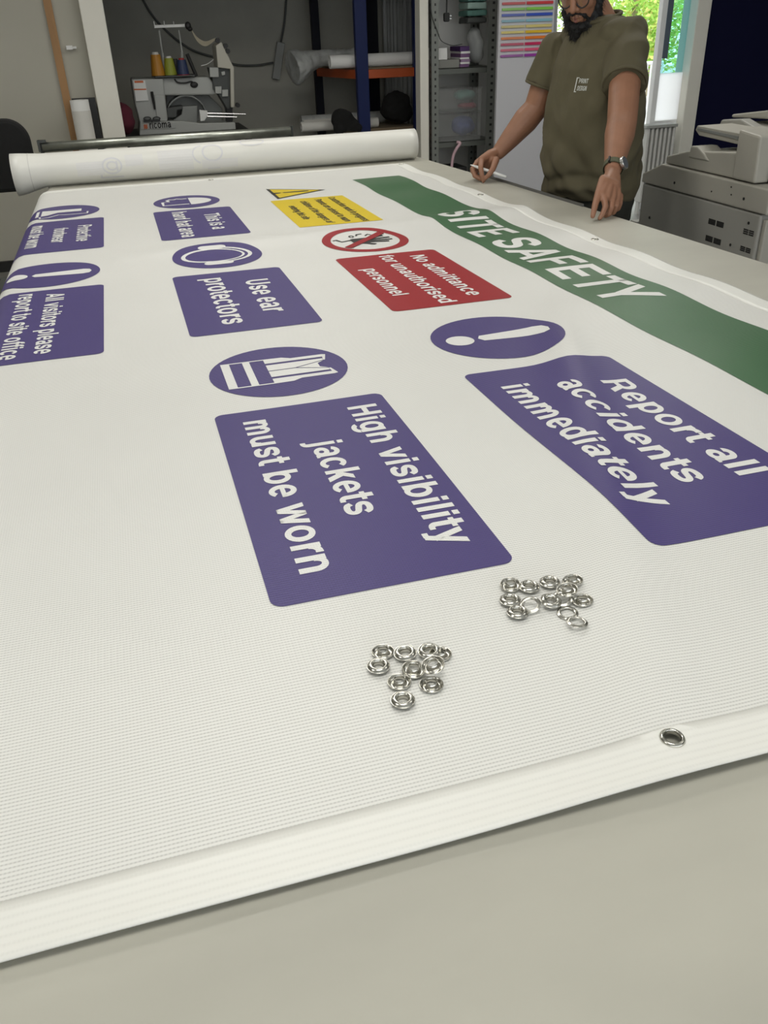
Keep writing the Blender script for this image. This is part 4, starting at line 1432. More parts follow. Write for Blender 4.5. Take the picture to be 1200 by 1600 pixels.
angle(sxl, YF, 1, 1, 0.055)
angle(sxr, YF, -1, 1, 0.085)
angle(sxl, YB, 1, -1, 0.055)
angle(sxr - 0.02, YB, -1, -1, 0.055)
SHZ = [0.35, atY(715, 221, YF).z, atY(720, 106, YF).z, 1.78]
for z in SHZ:
    bm = box(B(), sxl + 0.006, sxr - 0.008, YF + 0.006, YB - 0.008, z - 0.004, z)
    box(bm, sxl + 0.006, sxr - 0.008, YF + 0.006, YF + 0.010, z - 0.04, z)
    box(bm, sxl + 0.006, sxr - 0.008, YB - 0.012, YB - 0.008, z - 0.04, z)
    obj('shelf', bm, mat('shelf_steel', (0.13, 0.14, 0.125), 0.5, 0.3), t)
s1, s2 = SHZ[1] + 0.001, SHZ[2] + 0.001


def tub(px0, px1, z0, h, label, fills):
    p0, p1 = atY(px0, 150, YF + 0.03), atY(px1, 150, YF + 0.03)
    y0, y1 = YF + 0.03, YF + 0.33
    o = thing('storage_tub', label, 'storage box', ((p0.x + p1.x) / 2, y0 + 0.15, z0), 'clear tubs on the metal shelving')
    bm = B()
    box(bm, p0.x, p1.x, y0, y0 + 0.003, z0, z0 + h)
    box(bm, p0.x, p1.x, y1 - 0.003, y1, z0, z0 + h)
    box(bm, p0.x, p0.x + 0.003, y0 + 0.003, y1 - 0.003, z0, z0 + h)
    box(bm, p1.x - 0.003, p1.x, y0 + 0.003, y1 - 0.003, z0, z0 + h)
    box(bm, p0.x, p1.x, y0, y1, z0, z0 + 0.003)
    obj('tub_body', bm, M_clear, o)
    obj('tub_lid', box(B(), p0.x - 0.008, p1.x + 0.008, y0 - 0.008, y1 + 0.008, z0 + h, z0 + h + 0.012), M_clear, o, bevel=0.004)
    for k, (u0, u1, v0, v1, m, nm, lb) in enumerate(fills):
        w_ = p1.x - p0.x
        bm = ell(B(), (p0.x + w_ * (u0 + u1) / 2, y0 + 0.12, z0 + 0.006 + h * (v0 + v1) / 2), (w_ * (u1 - u0) / 2, 0.10, h * (v1 - v0) / 2), u=20, v=14)
        bm = remesh(bm, 0.010, 2, lambda c, n: n * (0.012 * noise.noise(c * 16)))
        tag(obj(nm, bm, m, smooth=True), lb, 'cloth')
    return z0 + h + 0.013


h1 = atY(715, 178, YF + 0.03).z - s1
z2 = tub(678, 752, s1, h1, 'clear plastic tub with dark blue cloth, lower of two on the steel shelving', [(0.48, 0.97, 0.1, 0.85, M_bluecl, 'folded_cloth', 'crumpled dark blue cloth inside the lower clear tub')])
h2 = atY(715, 140, YF + 0.03).z - z2
tub(677, 752, z2, h2, 'clear plastic tub with green and red cloth, stacked on the lower tub', [(0.62, 0.98, 0.05, 0.30, M_redcl, 'folded_cloth', 'crimson cloth at the bottom of the upper clear tub'), (0.55, 0.98, 0.42, 0.9, M_teal, 'folded_cloth', 'dark green cloth at the top of the upper clear tub')])


def sblock(name, px0, px1, py0, py1, z, m, label, cat, y=YF + 0.06, d=0.2, bev=0.003, parent=None):
    a, b = atY(px0, py1, y), atY(px1, py0, y)
    h = atY(px0, py0, y).z - atY(px0, py1, y).z
    return tag(obj(name, box(B(), a.x, b.x, y, y + d, z, z + h), m, parent, bevel=bev), label, cat)


zb1 = s2 + atY(690, 91, YF).z - atY(690, 104, YF).z
sblock('grey_carton', 677, 718, 92, 105, s2, mat('grey_carton', (0.24, 0.24, 0.22), 0.8), 'low grey carton under the white box on the upper shelf', 'carton', y=YF + 0.05, d=0.25)
gz = s2 + (atY(677, 92, YF + 0.05).z - atY(677, 105, YF + 0.05).z) + 0.001
sblock('white_box', 677, 699, 72, 91, gz, M_paper, 'small white square box on the steel shelving', 'box', y=YF + 0.06, d=0.12)
# violet and pale cards stacked, each its own sheet bundle
zz = s2 + 0.0
p0, p1 = atY(719.5, 90, YF + 0.05).x, atY(734, 90, YF + 0.05).x
cols = [(M_violet, 'violet'), (M_paper, 'white'), (mat('lilac_card', (0.30, 0.20, 0.32), 0.6), 'lilac'), (M_paper, 'white'), (M_violet, 'violet'), (M_paper, 'white'), (mat('deep_violet_card', (0.07, 0.025, 0.12), 0.6), 'deep violet')]
where = ['at the bottom of', 'second from the bottom of', 'third from the bottom of', 'in the middle of', 'third from the top of', 'second from the top of', 'on top of']
hh = [0.022, 0.014, 0.020, 0.012, 0.026, 0.016, 0.034]
for k, (m, cn) in enumerate(cols):
    dx = 0.004 * ((k * 7) % 3 - 1)
    tag(obj('card_pack', box(B(), p0 + dx, p1 + dx, YF + 0.05, YF + 0.28, zz + 0.0005, zz + hh[k]), m, bevel=0.002), '%s card pack %s the small stack on the steel shelf' % (cn, where[k]), 'card pack', 'card packs on the steel shelving')
    zz += hh[k]
# clear bag bundle and green wrapped items
bm = ell(ell(B(), (atY(743, 80, YF + 0.2).x, YF + 0.2, s2 + 0.122), (0.062, 0.10, 0.11), u=20, v=14), (atY(741, 65, YF + 0.2).x, YF + 0.2, s2 + 0.2), (0.06, 0.07, 0.075))
bm = remesh(bm, 0.012, 2, lambda c, n: n * (0.014 * noise.noise(c * 14)))
cb = tag(obj('clear_bag', bm, M_bag, smooth=True), 'crumpled clear plastic bag at the right end of the upper shelf', 'bag')
ztop = s2 + 0.30
for py, m, lab, dz in ((52, M_dgrey, 'dark folded fabric lying on the clear bag', 0.04), (40, M_teal, 'pale green folded fabric above the dark fabric', 0.04), (32, mat('mint_fabric', (0.30, 0.42, 0.38), 0.8, var=0.2), 'mint folded fabric in the middle of the green pile', 0.045), (24, M_teal, 'dark teal folded fabric on top of the green pile', 0.06)):
    x0, x1 = atY(727, py, YF + 0.1).x, atY(757, py, YF + 0.1).x
    bm = remesh(box(B(), x0, x1, YF + 0.05, YF + 0.26, ztop, ztop + dz), 0.008, 4, lambda c, n: n * (0.006 * noise.noise(c * 22)))
    tag(obj('folded_fabric', bm, m, smooth=True), lab, 'fabric', 'folded fabric on the upper shelf')
    ztop += dz + 0.006
# hanging plug
px_, pz = atY(698, 10, YF + 0.03), atY(698, 27, YF + 0.03)
t2 = thing('hanging_plug', 'black mains plug hanging on its cable in the steel shelving', 'plug', pz)
obj('plug_body', prism(B(), rrect(pz.x - 0.022, pz.x + 0.022, pz.z - 0.03, pz.z + 0.03, 0.012), 'y', YF + 0.02, YF + 0.05), M_blackp, t2, bevel=0.004)
obj('plug_pin', box(box(B(), pz.x + 0.02, pz.x + 0.04, YF + 0.03, YF + 0.04, pz.z - 0.012, pz.z - 0.006), pz.x + 0.02, pz.x + 0.04, YF + 0.03, YF + 0.04, pz.z + 0.006, pz.z + 0.012), M_silver, t2)
obj('plug_cable', tube(B(), [(pz.x, YF + 0.035, pz.z + 0.025), (pz.x + 0.003, YF + 0.035, 1.735)], 0.006, 8), M_blackp, t2)
pts = [(atY(673, 0, YF - 0.01)), atY(675, 25, YF - 0.01), atY(684, 50, YF - 0.01), atY(690, 64, YF + 0.0), atY(706, 71, YF + 0.02), atY(722, 69, YF + 0.03)]
tag(obj('thin_cable', tube(B(), spline(pts, 6), 0.003, 6), M_dgrey, smooth=True), 'thin dark cable looping over the left upright of the steel shelving', 'cable')
# pink hose, grey flat bag, black box lower down
pts = [atY(714, 222, YF - 0.03), atY(719, 224, YF - 0.05), atY(713, 233, YF - 0.05), atY(707, 250, YF - 0.04), atY(703, 300, YF - 0.03)]
tag(obj('hose', tube(B(), spline(pts, 6), 0.012, 10), M_pink, smooth=True), 'pale pink hose drooping over the lower shelf edge', 'hose')
bm = tube(B(), spline([atY(706, 213, YF - 0.02), atY(725, 211, YF), atY(752, 205, YF + 0.03)], 6), [0.012, 0.02, 0.024, 0.028, 0.03, 0.03, 0.03, 0.028, 0.026, 0.024, 0.022, 0.02, 0.016], 12, sq=0.5)
sblock('black_box', 688, 730, 240, 262, SHZ[0] + 0.001, M_blackp, 'black box on the bottom shelf of the steel shelving', 'box', y=YF + 0.05, d=0.25)
bm.free()

# ================================================================== SWATCH BOARD
BY = 6.60
bl, br = atY(778.5, 60, BY).x, atY(866, 30, BY).x
t = thing('swatch_board', 'tall white board with rows of coloured strips at its top', 'board', ((bl + br) / 2, BY, 0))
obj('board_panel', box(B(), bl, br, BY, BY + 0.03, 0.0, 2.05), M_board, t)
obj('board_edge', box(B(), br + 0.0005, br + 0.022, BY - 0.006, BY + 0.036, 0.0, 2.06), M_boardt, t)
SW = [((0.62, 0.05, 0.06), 5.5, 'red'), ((0.25, 0.62, 0.08), 14.5, 'green'), ((0.04, 0.09, 0.50), 23.6, 'blue'), ((0.25, 0.50, 0.62), 32.8, 'light blue'), ((0.70, 0.60, 0.22), 41.8, 'pale yellow'),
      ((0.75, 0.50, 0.03), 50.6, 'yellow'), ((0.80, 0.20, 0.02), 59.8, 'orange'), ((0.55, 0.02, 0.10), 69.3, 'crimson'), ((0.72, 0.10, 0.20), 78.2, 'pink'), ((0.32, 0.04, 0.36), 87.2, 'violet')]
pm = atY(820, 40, BY).x
for col, py, nm in SW:
    z = atY(800, py, BY).z
    ml = mat('swatch_pale_' + nm.replace(' ', '_'), tuple(c * 0.75 + 0.10 for c in col), 0.35)
    mr = mat('swatch_' + nm.replace(' ', '_'), col, 0.3)
    obj('colour_strip', box(B(), bl + 0.02, pm - 0.004, BY - 0.010, BY - 0.0005, z - 0.0085, z + 0.0085), ml, t, bevel=0.003, label='%s strip, left half of its row' % nm)
    obj('colour_strip', box(B(), pm + 0.004, br - 0.02, BY - 0.012, BY - 0.0005, z - 0.0095, z + 0.0095), mr, t, bevel=0.003, label='%s strip, right half of its row' % nm)
    for cx in (bl + 0.018, pm, br - 0.018):
        pass

# ================================================================== RADIATOR, FROSTED PANEL, OUTSIDE
RY = 6.72
ra, rb2 = atY(1012, 197, RY), atY(1056, 202, RY)
t = thing('radiator', 'white ribbed radiator under the bright glass by the door', 'radiator', ((ra.x + rb2.x) / 2, RY + 0.05, 0))
nf = 7
for k in range(nf):
    x = ra.x + 0.02 + (rb2.x - ra.x - 0.03) * k / (nf - 1)
    obj('radiator_fin', box(B(), x - 0.011, x + 0.011, RY, RY + 0.10, 0.10, ra.z - 0.02), mat('radiator_white', (0.60, 0.60, 0.57), 0.4), t, bevel=0.006)
obj('radiator_back', box(B(), ra.x + 0.01, rb2.x, RY + 0.06, RY + 0.09, 0.12, ra.z - 0.03), M_dgrey, t)
obj('radiator_top', box(B(), ra.x - 0.012, rb2.x + 0.01, RY - 0.012, RY + 0.112, ra.z - 0.0195, ra.z + 0.004), mat('radiator_cap', (0.36, 0.37, 0.35), 0.4), t, bevel=0.004)
for x in (ra.x + 0.02, rb2.x - 0.01):
    obj('foot', box(B(), x - 0.01, x + 0.01, RY + 0.03, RY + 0.07, 0.0, 0.10), MATS['radiator_white'], t)

M_frost = bpy.data.materials.new('frosted_film')
M_frost.use_nodes = True
_t2 = M_frost.node_tree
_tr = _t2.nodes.new('ShaderNodeBsdfTranslucent')
_tr.inputs['Color'].default_value = (0.92, 0.92, 0.92, 1)
_t2.links.new(_tr.outputs[0], _t2.nodes['Material Output'].inputs['Surface'])
fa, fb = atY(1022, 115, 6.935), atY(1070, 195, 6.935)
obj('frosted_panel', box(B(), 4.3855, 4.6215, 6.930, 6.940, 0.722, fa.z), M_frost, dr)

# trees beyond the pavement
def leaf_cloud(bm, c, r, n, sz):
    for _ in range(n):
        while True:
            p = Vector((random.uniform(-1, 1), random.uniform(-1, 1), random.uniform(-1, 1)))
            if 0.25 < p.length < 1:
                break
        p = Vector(c) + Vector((p.x * r[0], p.y * r[1], p.z * r[2]))
        a = Vector((random.gauss(0, 1), random.gauss(0, 1), random.gauss(0, 1))).normalized()
        b = a.orthogonal().normalized()
        s = sz * random.uniform(0.6, 1.3)
        bm.faces.new([bm.verts.new(p + a * s), bm.verts.new(p + b * s * 0.45), bm.verts.new(p - a * s), bm.verts.new(p - b * s * 0.45)]).material_index = random.choice((0, 0, 1, 2))


ML = [mat('leaf_green', (0.36, 0.62, 0.12), 0.6, spec=0.1), mat('leaf_lime', (0.60, 0.78, 0.20), 0.6, spec=0.1), mat('leaf_gold', (0.75, 0.70, 0.25), 0.6, spec=0.1)]
for k, (px, y, lab) in enumerate(((992, 15.0, 'green tree outside the door, over the shoulder of the person'), (1026, 18.5, 'lime green tree further back outside the door'), (868, 22.0, 'green tree outside, seen between the white board and the person'))):
    c = atY(px, 20, y)
    o = thing('tree', lab, 'tree', (c.x, y, -0.05), 'trees outside')
    bm = B()
    for q in range(7):
        leaf_cloud(bm, (c.x + random.uniform(-0.7, 0.7), y + random.uniform(-0.7, 0.7), 2.3 + random.uniform(-1.3, 1.4)), (0.9, 0.9, 0.7), 900, 0.06)
    obj('foliage', bm, ML, o)
    obj('trunk', tube(B(), [(c.x, y, -0.05), (c.x + 0.03, y, 1.0), (c.x - 0.05, y, 2.4)], [0.08, 0.06, 0.04], 10), mat('bark', (0.36, 0.30, 0.22), 0.9, var=0.2, vscale=20), o)
t = thing('railing', 'pale metal railing on the pavement outside the door', 'railing', (7.3, 11.5, -0.05))
y = 11.5
xa, xb = atY(985, 130, y).x, atY(1032, 130, y).x
for k in range(9):
    x = xa + (xb - xa) * k / 8
    obj('baluster', tube(B(), [(x, y, -0.05), (x, y, 0.93)], 0.012, 6), M_alu, t)
obj('rail', tube(B(), [(xa, y, 0.94), (xb, y, 0.94)], 0.022, 8), M_alu, t)

# ================================================================== COPIER
XC = 2.20


def K(px, py, x=XC):
    p = atX(px, py, x)
    return (p.y, p.z)


cp = thing('photocopier', 'large grey office photocopier with a document feeder behind the table', 'photocopier', (2.4, 2.95, 0))
yR, yL = K(1190, 330)[0], K(1004, 288)[0]
zB = (K(1190, 330)[1] + K(1004, 288)[1]) / 2
XD = 2.88
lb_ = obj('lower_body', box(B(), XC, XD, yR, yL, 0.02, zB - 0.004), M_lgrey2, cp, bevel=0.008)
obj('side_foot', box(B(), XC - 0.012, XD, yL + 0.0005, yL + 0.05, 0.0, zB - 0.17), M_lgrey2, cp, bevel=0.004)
obj('front_door', box(B(), XC + 0.012, XD - 0.01, yR - 0.022, yR - 0.001, 0.05, zB - 0.02), M_lgrey, cp, bevel=0.006)
zS = K(1120, 270)[1]
sl = [K(1004, 286), K(1006, 271), K(1036, 256)]
zTop = sl[2][1]
obj('scanner_body', prism(B(), [(yL + 0.004, zB), (yL + 0.002, sl[1][1]), (sl[2][0], zTop), (yR - 0.035, zTop - 0.004), (yR - 0.035, zB)], 'x', XC - 0.006, XD + 0.01), M_lgrey, cp, bevel=0.006)
# document feeder
f0 = K(1037, 252)
fz = K(1100, 247)[1]
yBk, yBkR = K(1148, 240)[0], K(1182, 240)[0]
zA = K(1187, 213)[1]
obj('feeder_base', prism(B(), [(f0[0], zTop + 0.002), (f0[0], K(1037, 244)[1]), (K(1072, 232)[0], K(1072, 239)[1] + 0.006), (yBk - 0.01, K(1147, 238)[1]), (yBk - 0.01, zTop + 0.002)], 'x', XC + 0.01, XD - 0.03), M_lgrey, cp, bevel=0.006)
obj('paper_stop', prism(B(), [(K(1073, 248)[0], K(1073, 246)[1]), (K(1078, 228)[0], K(1078, 228)[1]), (K(1088, 229)[0], K(1088, 229)[1]), (K(1098, 240)[0], K(1098, 240)[1]), (K(1106, 248)[0], K(1106, 248)[1] - 0.01)], 'x', XC + 0.004, XC + 0.10), M_lgrey, cp, bevel=0.006)
obj('feeder_block', prism(B(), [(yBk, zTop + 0.002), (K(1152, 211)[0], zA + 0.012), (yBkR, zA), (yBkR - 0.012, zTop + 0.002)], 'x', XC + 0.004, XD - 0.05), M_lgrey, cp, bevel=0.008)
obj('release_slot', box(B(), XC + 0.06, XC + 0.14, yBkR - 0.034, yBkR - 0.012, zTop + 0.004, zTop + 0.045), M_slot, cp)
tr0 = K(1086, 204, XC + 0.06)
tr1 = K(1152, 216, XC + 0.06)
obj('feed_tray', prism(B(), [(tr0[0], tr0[1] + 0.002), (tr0[0] - 0.01, tr0[1] + 0.02), (tr1[0] - 0.03, tr1[1] + 0.018), (tr1[0] - 0.03, tr1[1] - 0.022), (tr0[0] - 0.03, tr0[1] - 0.016)], 'x', XC + 0.06, XD - 0.08), M_lgrey, cp, bevel=0.004)
obj('tray_channel', prism(B(), [(tr0[0] - 0.02, tr0[1] + 0.004), (tr0[0] - 0.02, tr0[1] + 0.012), (tr1[0] - 0.01, tr1[1] + 0.008), (tr1[0] - 0.01, tr1[1] - 0.004)], 'x', XC + 0.056, XC + 0.0598), M_mgrey, cp)
XG = XC + 0.22
g = [K(1119, 205, XG), K(1127, 187, XG), K(1157, 186, XG), K(1180, 200, XG), K(1180, 212, XG)]
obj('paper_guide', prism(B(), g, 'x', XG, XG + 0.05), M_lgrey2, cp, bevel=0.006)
l0, l1 = K(1136, 184, XG + 0.04), K(1215, 193, XG + 0.04)
obj('feeder_cover', prism(B(), [(l0[0], l0[1]), (l0[0], l0[1] + 0.012), (l1[0], l1[1] + 0.052), (l1[0], l1[1] + 0.012)], 'x', XG + 0.06, XD - 0.02), M_lgrey, cp, bevel=0.006)
# vents and screws on the side facing the table


def vent(px0, py0, px1, py1, cols=2, rows=4):
    bm = B()
    a, b = K(px0, py0), K(px1, py1)
    for i in range(cols):
        for j in range(rows):
            y0 = a[0] + (b[0] - a[0]) * (i + 0.08) / cols
            y1 = a[0] + (b[0] - a[0]) * (i + 0.92) / cols
            z = a[1] + (b[1] - a[1]) * (j + 0.5) / rows
            box(bm, XC - 0.0012, XC - 0.0002, min(y0, y1), max(y0, y1), z - 0.0024, z + 0.0024)
    obj('vent', bm, M_slot, cp)


vent(1107, 340.5, 1131, 357)
vent(1102.5, 366.5, 1126.5, 384)
vent(1162, 356, 1177.5, 370.5, 2, 3)
vent(1157, 383, 1172.5, 397, 2, 3)
for x, y in ((1015, 340), (1056, 285.5), (1164.5, 310.5), (1170, 348.5), (1141.5, 382.5), (1114, 299), (1145, 304), (1145, 292)):
    p = K(x, y)
    xx = XC - 0.006 if p[1] > zB else XC
    obj('screw', tube(B(), [(xx - 0.002, p[0], p[1]), (xx - 0.0002, p[0], p[1])], 0.0055 if y not in (299, 304, 292) else 0.003, 10), M_slot, cp)

# ================================================================== PERSON
pr = thing('person', 'man with a black beard and glasses in an olive T-shirt leaning over the table edge', 'person', (1.92, 3.4, 0))
FA = radians(192)
PF = Vector((cos(FA), sin(FA), 0))            # facing
PL = Vector((-PF.y, PF.x, 0))                 # his left
hip = Vector((1.902, 3.408, 0.92))


def bp(f, l, z):
    return Vector((hip.x, hip.y, 0)) + PF * f + PL * l + Vector((0, 0, z))


def loft(bm, rings, n=28, e=2.3):
    """rings: (centre, half width along PL, half depth along PF)"""
    prev = None
    for c, a, b in rings:
        cur = []
        for k in range(n):
            t = 2 * pi * k / n
            ct, st = cos(t), sin(t)
            cur.append(bm.verts.new(c + PL * (a * abs(ct) ** (2 / e) * (1 if ct >= 0 else -1)) + PF * (b * abs(st) ** (2 / e) * (1 if st >= 0 else -1))))
        if prev:
            for k in range(n):
                bm.faces.new((prev[k], prev[(k + 1) % n], cur[(k + 1) % n], cur[k]))
        else:
            bm.faces.new(cur[::-1])
        prev = cur
    bm.faces.new(prev)
    return bm


# head frame
HA, HP = radians(222), radians(30)
hf0 = Vector((cos(HA), sin(HA), 0))
HL = Vector((-hf0.y, hf0.x, 0))
HFv = hf0 * cos(HP) + Vector((0, 0, -sin(HP)))
HU = HFv.cross(HL)
HC = atD(911, -20, 3.19)
HAX = (HFv, HL, HU)


def hp(f, l, u):
    return HC + HFv * f + HL * l + HU * u


nb = bp(0.035, 0.0, 1.485)
shL, shR = atD(981, 62, 3.20), atD(868, 78, 3.48)
elL, wrL = atD(972, 190, 3.08), atD(958, 264, 2.965)
elR, wrR = atD(838, 168, 3.60), atD(779, 238, 3.66)


def hand_chain(bm, pts, r):
    tube(bm, pts, r, 10, hemi=True)


def dL(px, py, d):
    return atD(px, py, d * 0.9672)


def dR(px, py, d):
    return atD(px, py, d * 0.9512)


def fingers_left(bm):
    k = [dL(939, 303, 2.965), dL(948, 307, 2.97), dL(957, 309, 2.985), dL(965, 307, 3.005)]
    # palm: back of the hand towards the camera
    for q, rr in zip(k, (0.0145, 0.0150, 0.0140, 0.0125)):
        tube(bm, [wrL, (wrL + q) / 2 + (dL(950, 285, 2.97) - dL(950, 285, 2.99)) * 0.4, q], [0.024, 0.019, rr], 12, hemi=True)
    tube(bm, [dL(945, 285, 3.0), dL(960, 290, 3.01)], [0.022, 0.02], 12, hemi=True)
    # index: down to the pinch
    hand_chain(bm, [k[0] + (k[1] - k[0]) * 0.5, dL(946, 323, 2.955), dL(942, 334, 2.955), dL(937, 341, 2.955)], [0.0125, 0.0108, 0.0098, 0.0080])
    hand_chain(bm, [k[2], dL(955, 325, 2.972), dL(951, 335, 2.985), dL(946, 337, 3.0)], [0.0118, 0.0108, 0.0098, 0.0085])
    hand_chain(bm, [k[3], dL(963, 323, 2.992), dL(959, 332, 3.01), dL(953, 334, 3.025)], [0.0110, 0.0102, 0.0092, 0.0080])
    hand_chain(bm, [k[3] + (k[3] - k[2]) * 0.6, dL(969, 318, 3.012), dL(966, 327, 3.03), dL(960, 329, 3.04)], [0.0098, 0.0090, 0.0082, 0.0070])
    # thumb from the side of the palm
    hand_chain(bm, [dL(943, 280, 3.0), dL(935, 302, 2.965), dL(930, 320, 2.955), dL(926, 338, 2.95)], [0.0165, 0.0130, 0.0115, 0.0085])


def fingers_right(bm):
    k = [dR(752, 249, 3.80), dR(746, 254, 3.83), dR(745, 260, 3.86), dR(747, 265, 3.89)]
    for q, rr in zip(k, (0.0150, 0.0150, 0.0145, 0.0130)):
        tube(bm, [wrR, (wrR + q) / 2 + Vector((0, 0, 0.006)), q], [0.025, 0.020, rr], 12, hemi=True)
    tube(bm, [dR(768, 250, 3.83), dR(764, 258, 3.86)], [0.024, 0.022], 12, hemi=True)
    # index arches over the pen and presses down
    hand_chain(bm, [k[0], dR(751, 262, 3.775), dR(753, 274, 3.775), dR(755, 283, 3.79)], [0.0125, 0.0115, 0.0105, 0.0085])
    # middle finger beside it
    hand_chain(bm, [k[1], dR(738, 264, 3.82), dR(742, 275, 3.82), dR(751, 280, 3.815)], [0.0130, 0.0120, 0.0110, 0.0090])
    hand_chain(bm, [k[2], dR(738, 268, 3.86), dR(744, 276, 3.86), dR(753, 277, 3.85)], [0.0125, 0.0115, 0.0105, 0.0090])
    hand_chain(bm, [k[3], dR(742, 272, 3.89), dR(748, 277, 3.89), dR(756, 276, 3.88)], [0.0110, 0.0100, 0.0092, 0.0080])
    # thumb comes along the near side
    hand_chain(bm, [dR(775, 250, 3.80), dR(770, 264, 3.775), dR(764, 273, 3.775), dR(758, 279, 3.785)], [0.0160, 0.0130, 0.0115, 0.0085])


bm = B()
# torso core, legs
loft(bm, [(bp(0, 0, 0.80), 0.165, 0.115), (bp(0, 0, 0.92), 0.18, 0.13), (bp(0.02, 0, 1.05), 0.17, 0.13), (bp(0.02, 0, 1.25), 0.175, 0.125), (bp(0.02, 0, 1.38), 0.15, 0.095), (bp(0.03, 0, 1.47), 0.09, 0.07)])
for s_ in (-1, 1):
    tube(bm, [bp(0, 0.095 * s_, 0.86), bp(0.01, 0.105 * s_, 0.48), bp(-0.01, 0.11 * s_, 0.08)], [0.085, 0.058, 0.042], 16, hemi=True)
    tube(bm, [bp(-0.04, 0.11 * s_, 0.045), bp(0.15, 0.13 * s_, 0.035)], [0.042, 0.034], 12, hemi=True)
# neck and head
tube(bm, [bp(0.01, 0, 1.42), nb, hp(-0.035, 0, -0.055)], [0.075, 0.062, 0.058], 16, hemi=True)
ell(bm, hp(-0.012, 0, 0.030), (0.098, 0.077, 0.100), HAX, 24, 16)
ell(bm, hp(0.030, 0, -0.030), (0.068, 0.062, 0.092), HAX, 24, 16)
ell(bm, hp(0.040, 0, -0.095), (0.046, 0.044, 0.034), HAX)
for s_ in (-1, 1):
    ell(bm, hp(0.058, 0.034 * s_, -0.018), (0.034, 0.030, 0.034), HAX)                   # cheek
    ell(bm, hp(-0.004, 0.078 * s_, -0.004), (0.017, 0.010, 0.031), HAX)                  # ear
    tube(bm, [hp(0.088, 0.012 * s_, 0.036), hp(0.080, 0.050 * s_, 0.036)], [0.010, 0.008], 8, hemi=True)   # brow
    ell(bm, hp(0.103, 0.013 * s_, -0.024), (0.012, 0.010, 0.009), HAX)                   # nostril wing
tube(bm, [hp(0.090, 0, 0.032), hp(0.108, 0, -0.004), hp(0.116, 0, -0.020)], [0.009, 0.012, 0.013], 10, hemi=True)
tube(bm, [hp(0.092, -0.020, -0.056), hp(0.100, 0, -0.054), hp(0.092, 0.020, -0.056)], [0.006, 0.008, 0.006], 8, hemi=True)
tube(bm, [hp(0.088, -0.018, -0.070), hp(0.097, 0, -0.071), hp(0.088, 0.018, -0.070)], [0.007, 0.009, 0.007], 8, hemi=True)
# arms
tube(bm, [shL, shL * 0.45 + elL * 0.55, elL, elL * 0.72 + wrL * 0.28, elL * 0.3 + wrL * 0.7, wrL], [0.050, 0.058, 0.054, 0.054, 0.041, 0.031], 20, hemi=True)
tube(bm, [shR, shR * 0.45 + elR * 0.55, elR, elR * 0.72 + wrR * 0.28, elR * 0.3 + wrR * 0.7, wrR], [0.046, 0.054, 0.053, 0.055, 0.042, 0.031], 20, hemi=True)
fingers_left(bm)
fingers_right(bm)
bm = remesh(bm, 0.0034, 5)
body = obj('body', bm, M_skin, pr, smooth=True)

# lips, eyes
obj('lips', tube(tube(B(), [hp(0.090, -0.019, -0.058), hp(0.1045, 0, -0.0575), hp(0.090, 0.019, -0.058)], [0.003, 0.0048, 0.003], 8, hemi=True), [hp(0.088, -0.016, -0.068), hp(0.1025, 0, -0.070), hp(0.088, 0.016, -0.068)], [0.003, 0.0062, 0.003], 8, hemi=True), M_lips, pr, smooth=True)
for s_ in (-1, 1):
    obj('eyelid', ell(B(), hp(0.078, 0.032 * s_, 0.012), (0.016, 0.017, 0.011), HAX), M_skin, pr, smooth=True)

# T-shirt
bm = B()
loft(bm, [(bp(0.016, 0, 0.845), 0.200, 0.160), (bp(0.024, 0, 0.90), 0.212, 0.174), (bp(0.030, 0, 1.00), 0.216, 0.182), (bp(0.028, 0, 1.12), 0.214, 0.174), (bp(0.024, 0, 1.24), 0.210, 0.160),
          (bp(0.022, 0, 1.33), 0.208, 0.148), (bp(0.020, 0, 1.40), 0.196, 0.124), (bp(0.020, 0, 1.455), 0.150, 0.098), (bp(0.028, 0, 1.505), 0.086, 0.080)], e=2.15)
cuL = shL.lerp(elL, 0.55)
cuR = shR.lerp(elR, 0.62)
tube(bm, [shL + PL * -0.05, shL, cuL], [0.066, 0.074, 0.077], 24)
tube(bm, [shR + PL * 0.05, shR, cuR], [0.062, 0.070, 0.074], 24)
ell(bm, shL, (0.075, 0.075, 0.068))
ell(bm, shR, (0.071, 0.071, 0.064))
ell(bm, bp(0.015, 0.11, 1.445), (0.10, 0.095, 0.055))
ell(bm, bp(0.015, -0.11, 1.445), (0.10, 0.095, 0.055))


def folds(c, n):
    rel = c - Vector((hip.x, hip.y, 0))
    l, z = rel.dot(PL), c.z
    side = max(0.0, n.dot(PF) * 0.7 + 0.4)
    d = 0.0
    # vertical drapes below the chest, slanted creases at the waist and under the arms
    d += 0.009 * noise.noise(Vector((l * 16 + z * 1.5, rel.dot(PF) * 8, z * 2.6)))
    d += 0.022 * smst(1.22, 0.96, z) * noise.noise(Vector((l * 9 + 4, rel.dot(PF) * 6, z * 15 + l * 11)))
    d += 0.013 * noise.noise(Vector((l * 6, rel.dot(PF) * 7 + 9, z * 9 - l * 10)))
    d += 0.012 * exp(-((z - 0.885 - 0.02 * sin(l * 14)) / 0.018) ** 2) * side
    d -= 0.008 * exp(-((z - 0.928 - 0.02 * sin(l * 14)) / 0.016) ** 2) * side
    rid = (1 - 2.4 * abs(noise.noise(Vector((l * 5 + 2, rel.dot(PF) * 4, z * 7 + l * 9)))))
    d += 0.012 * max(0.0, rid) * smst(0.90, 0.98, z) * smst(1.30, 1.12, z)
    rid2 = (1 - 2.6 * abs(noise.noise(Vector((l * 13 - 5, rel.dot(PF) * 9, z * 3.2 - l * 2)))))
    d += 0.007 * max(0.0, rid2) * smst(1.02, 1.2, z)
    return n * d


def smst_(a, b, t_):
    return smst(a, b, t_)


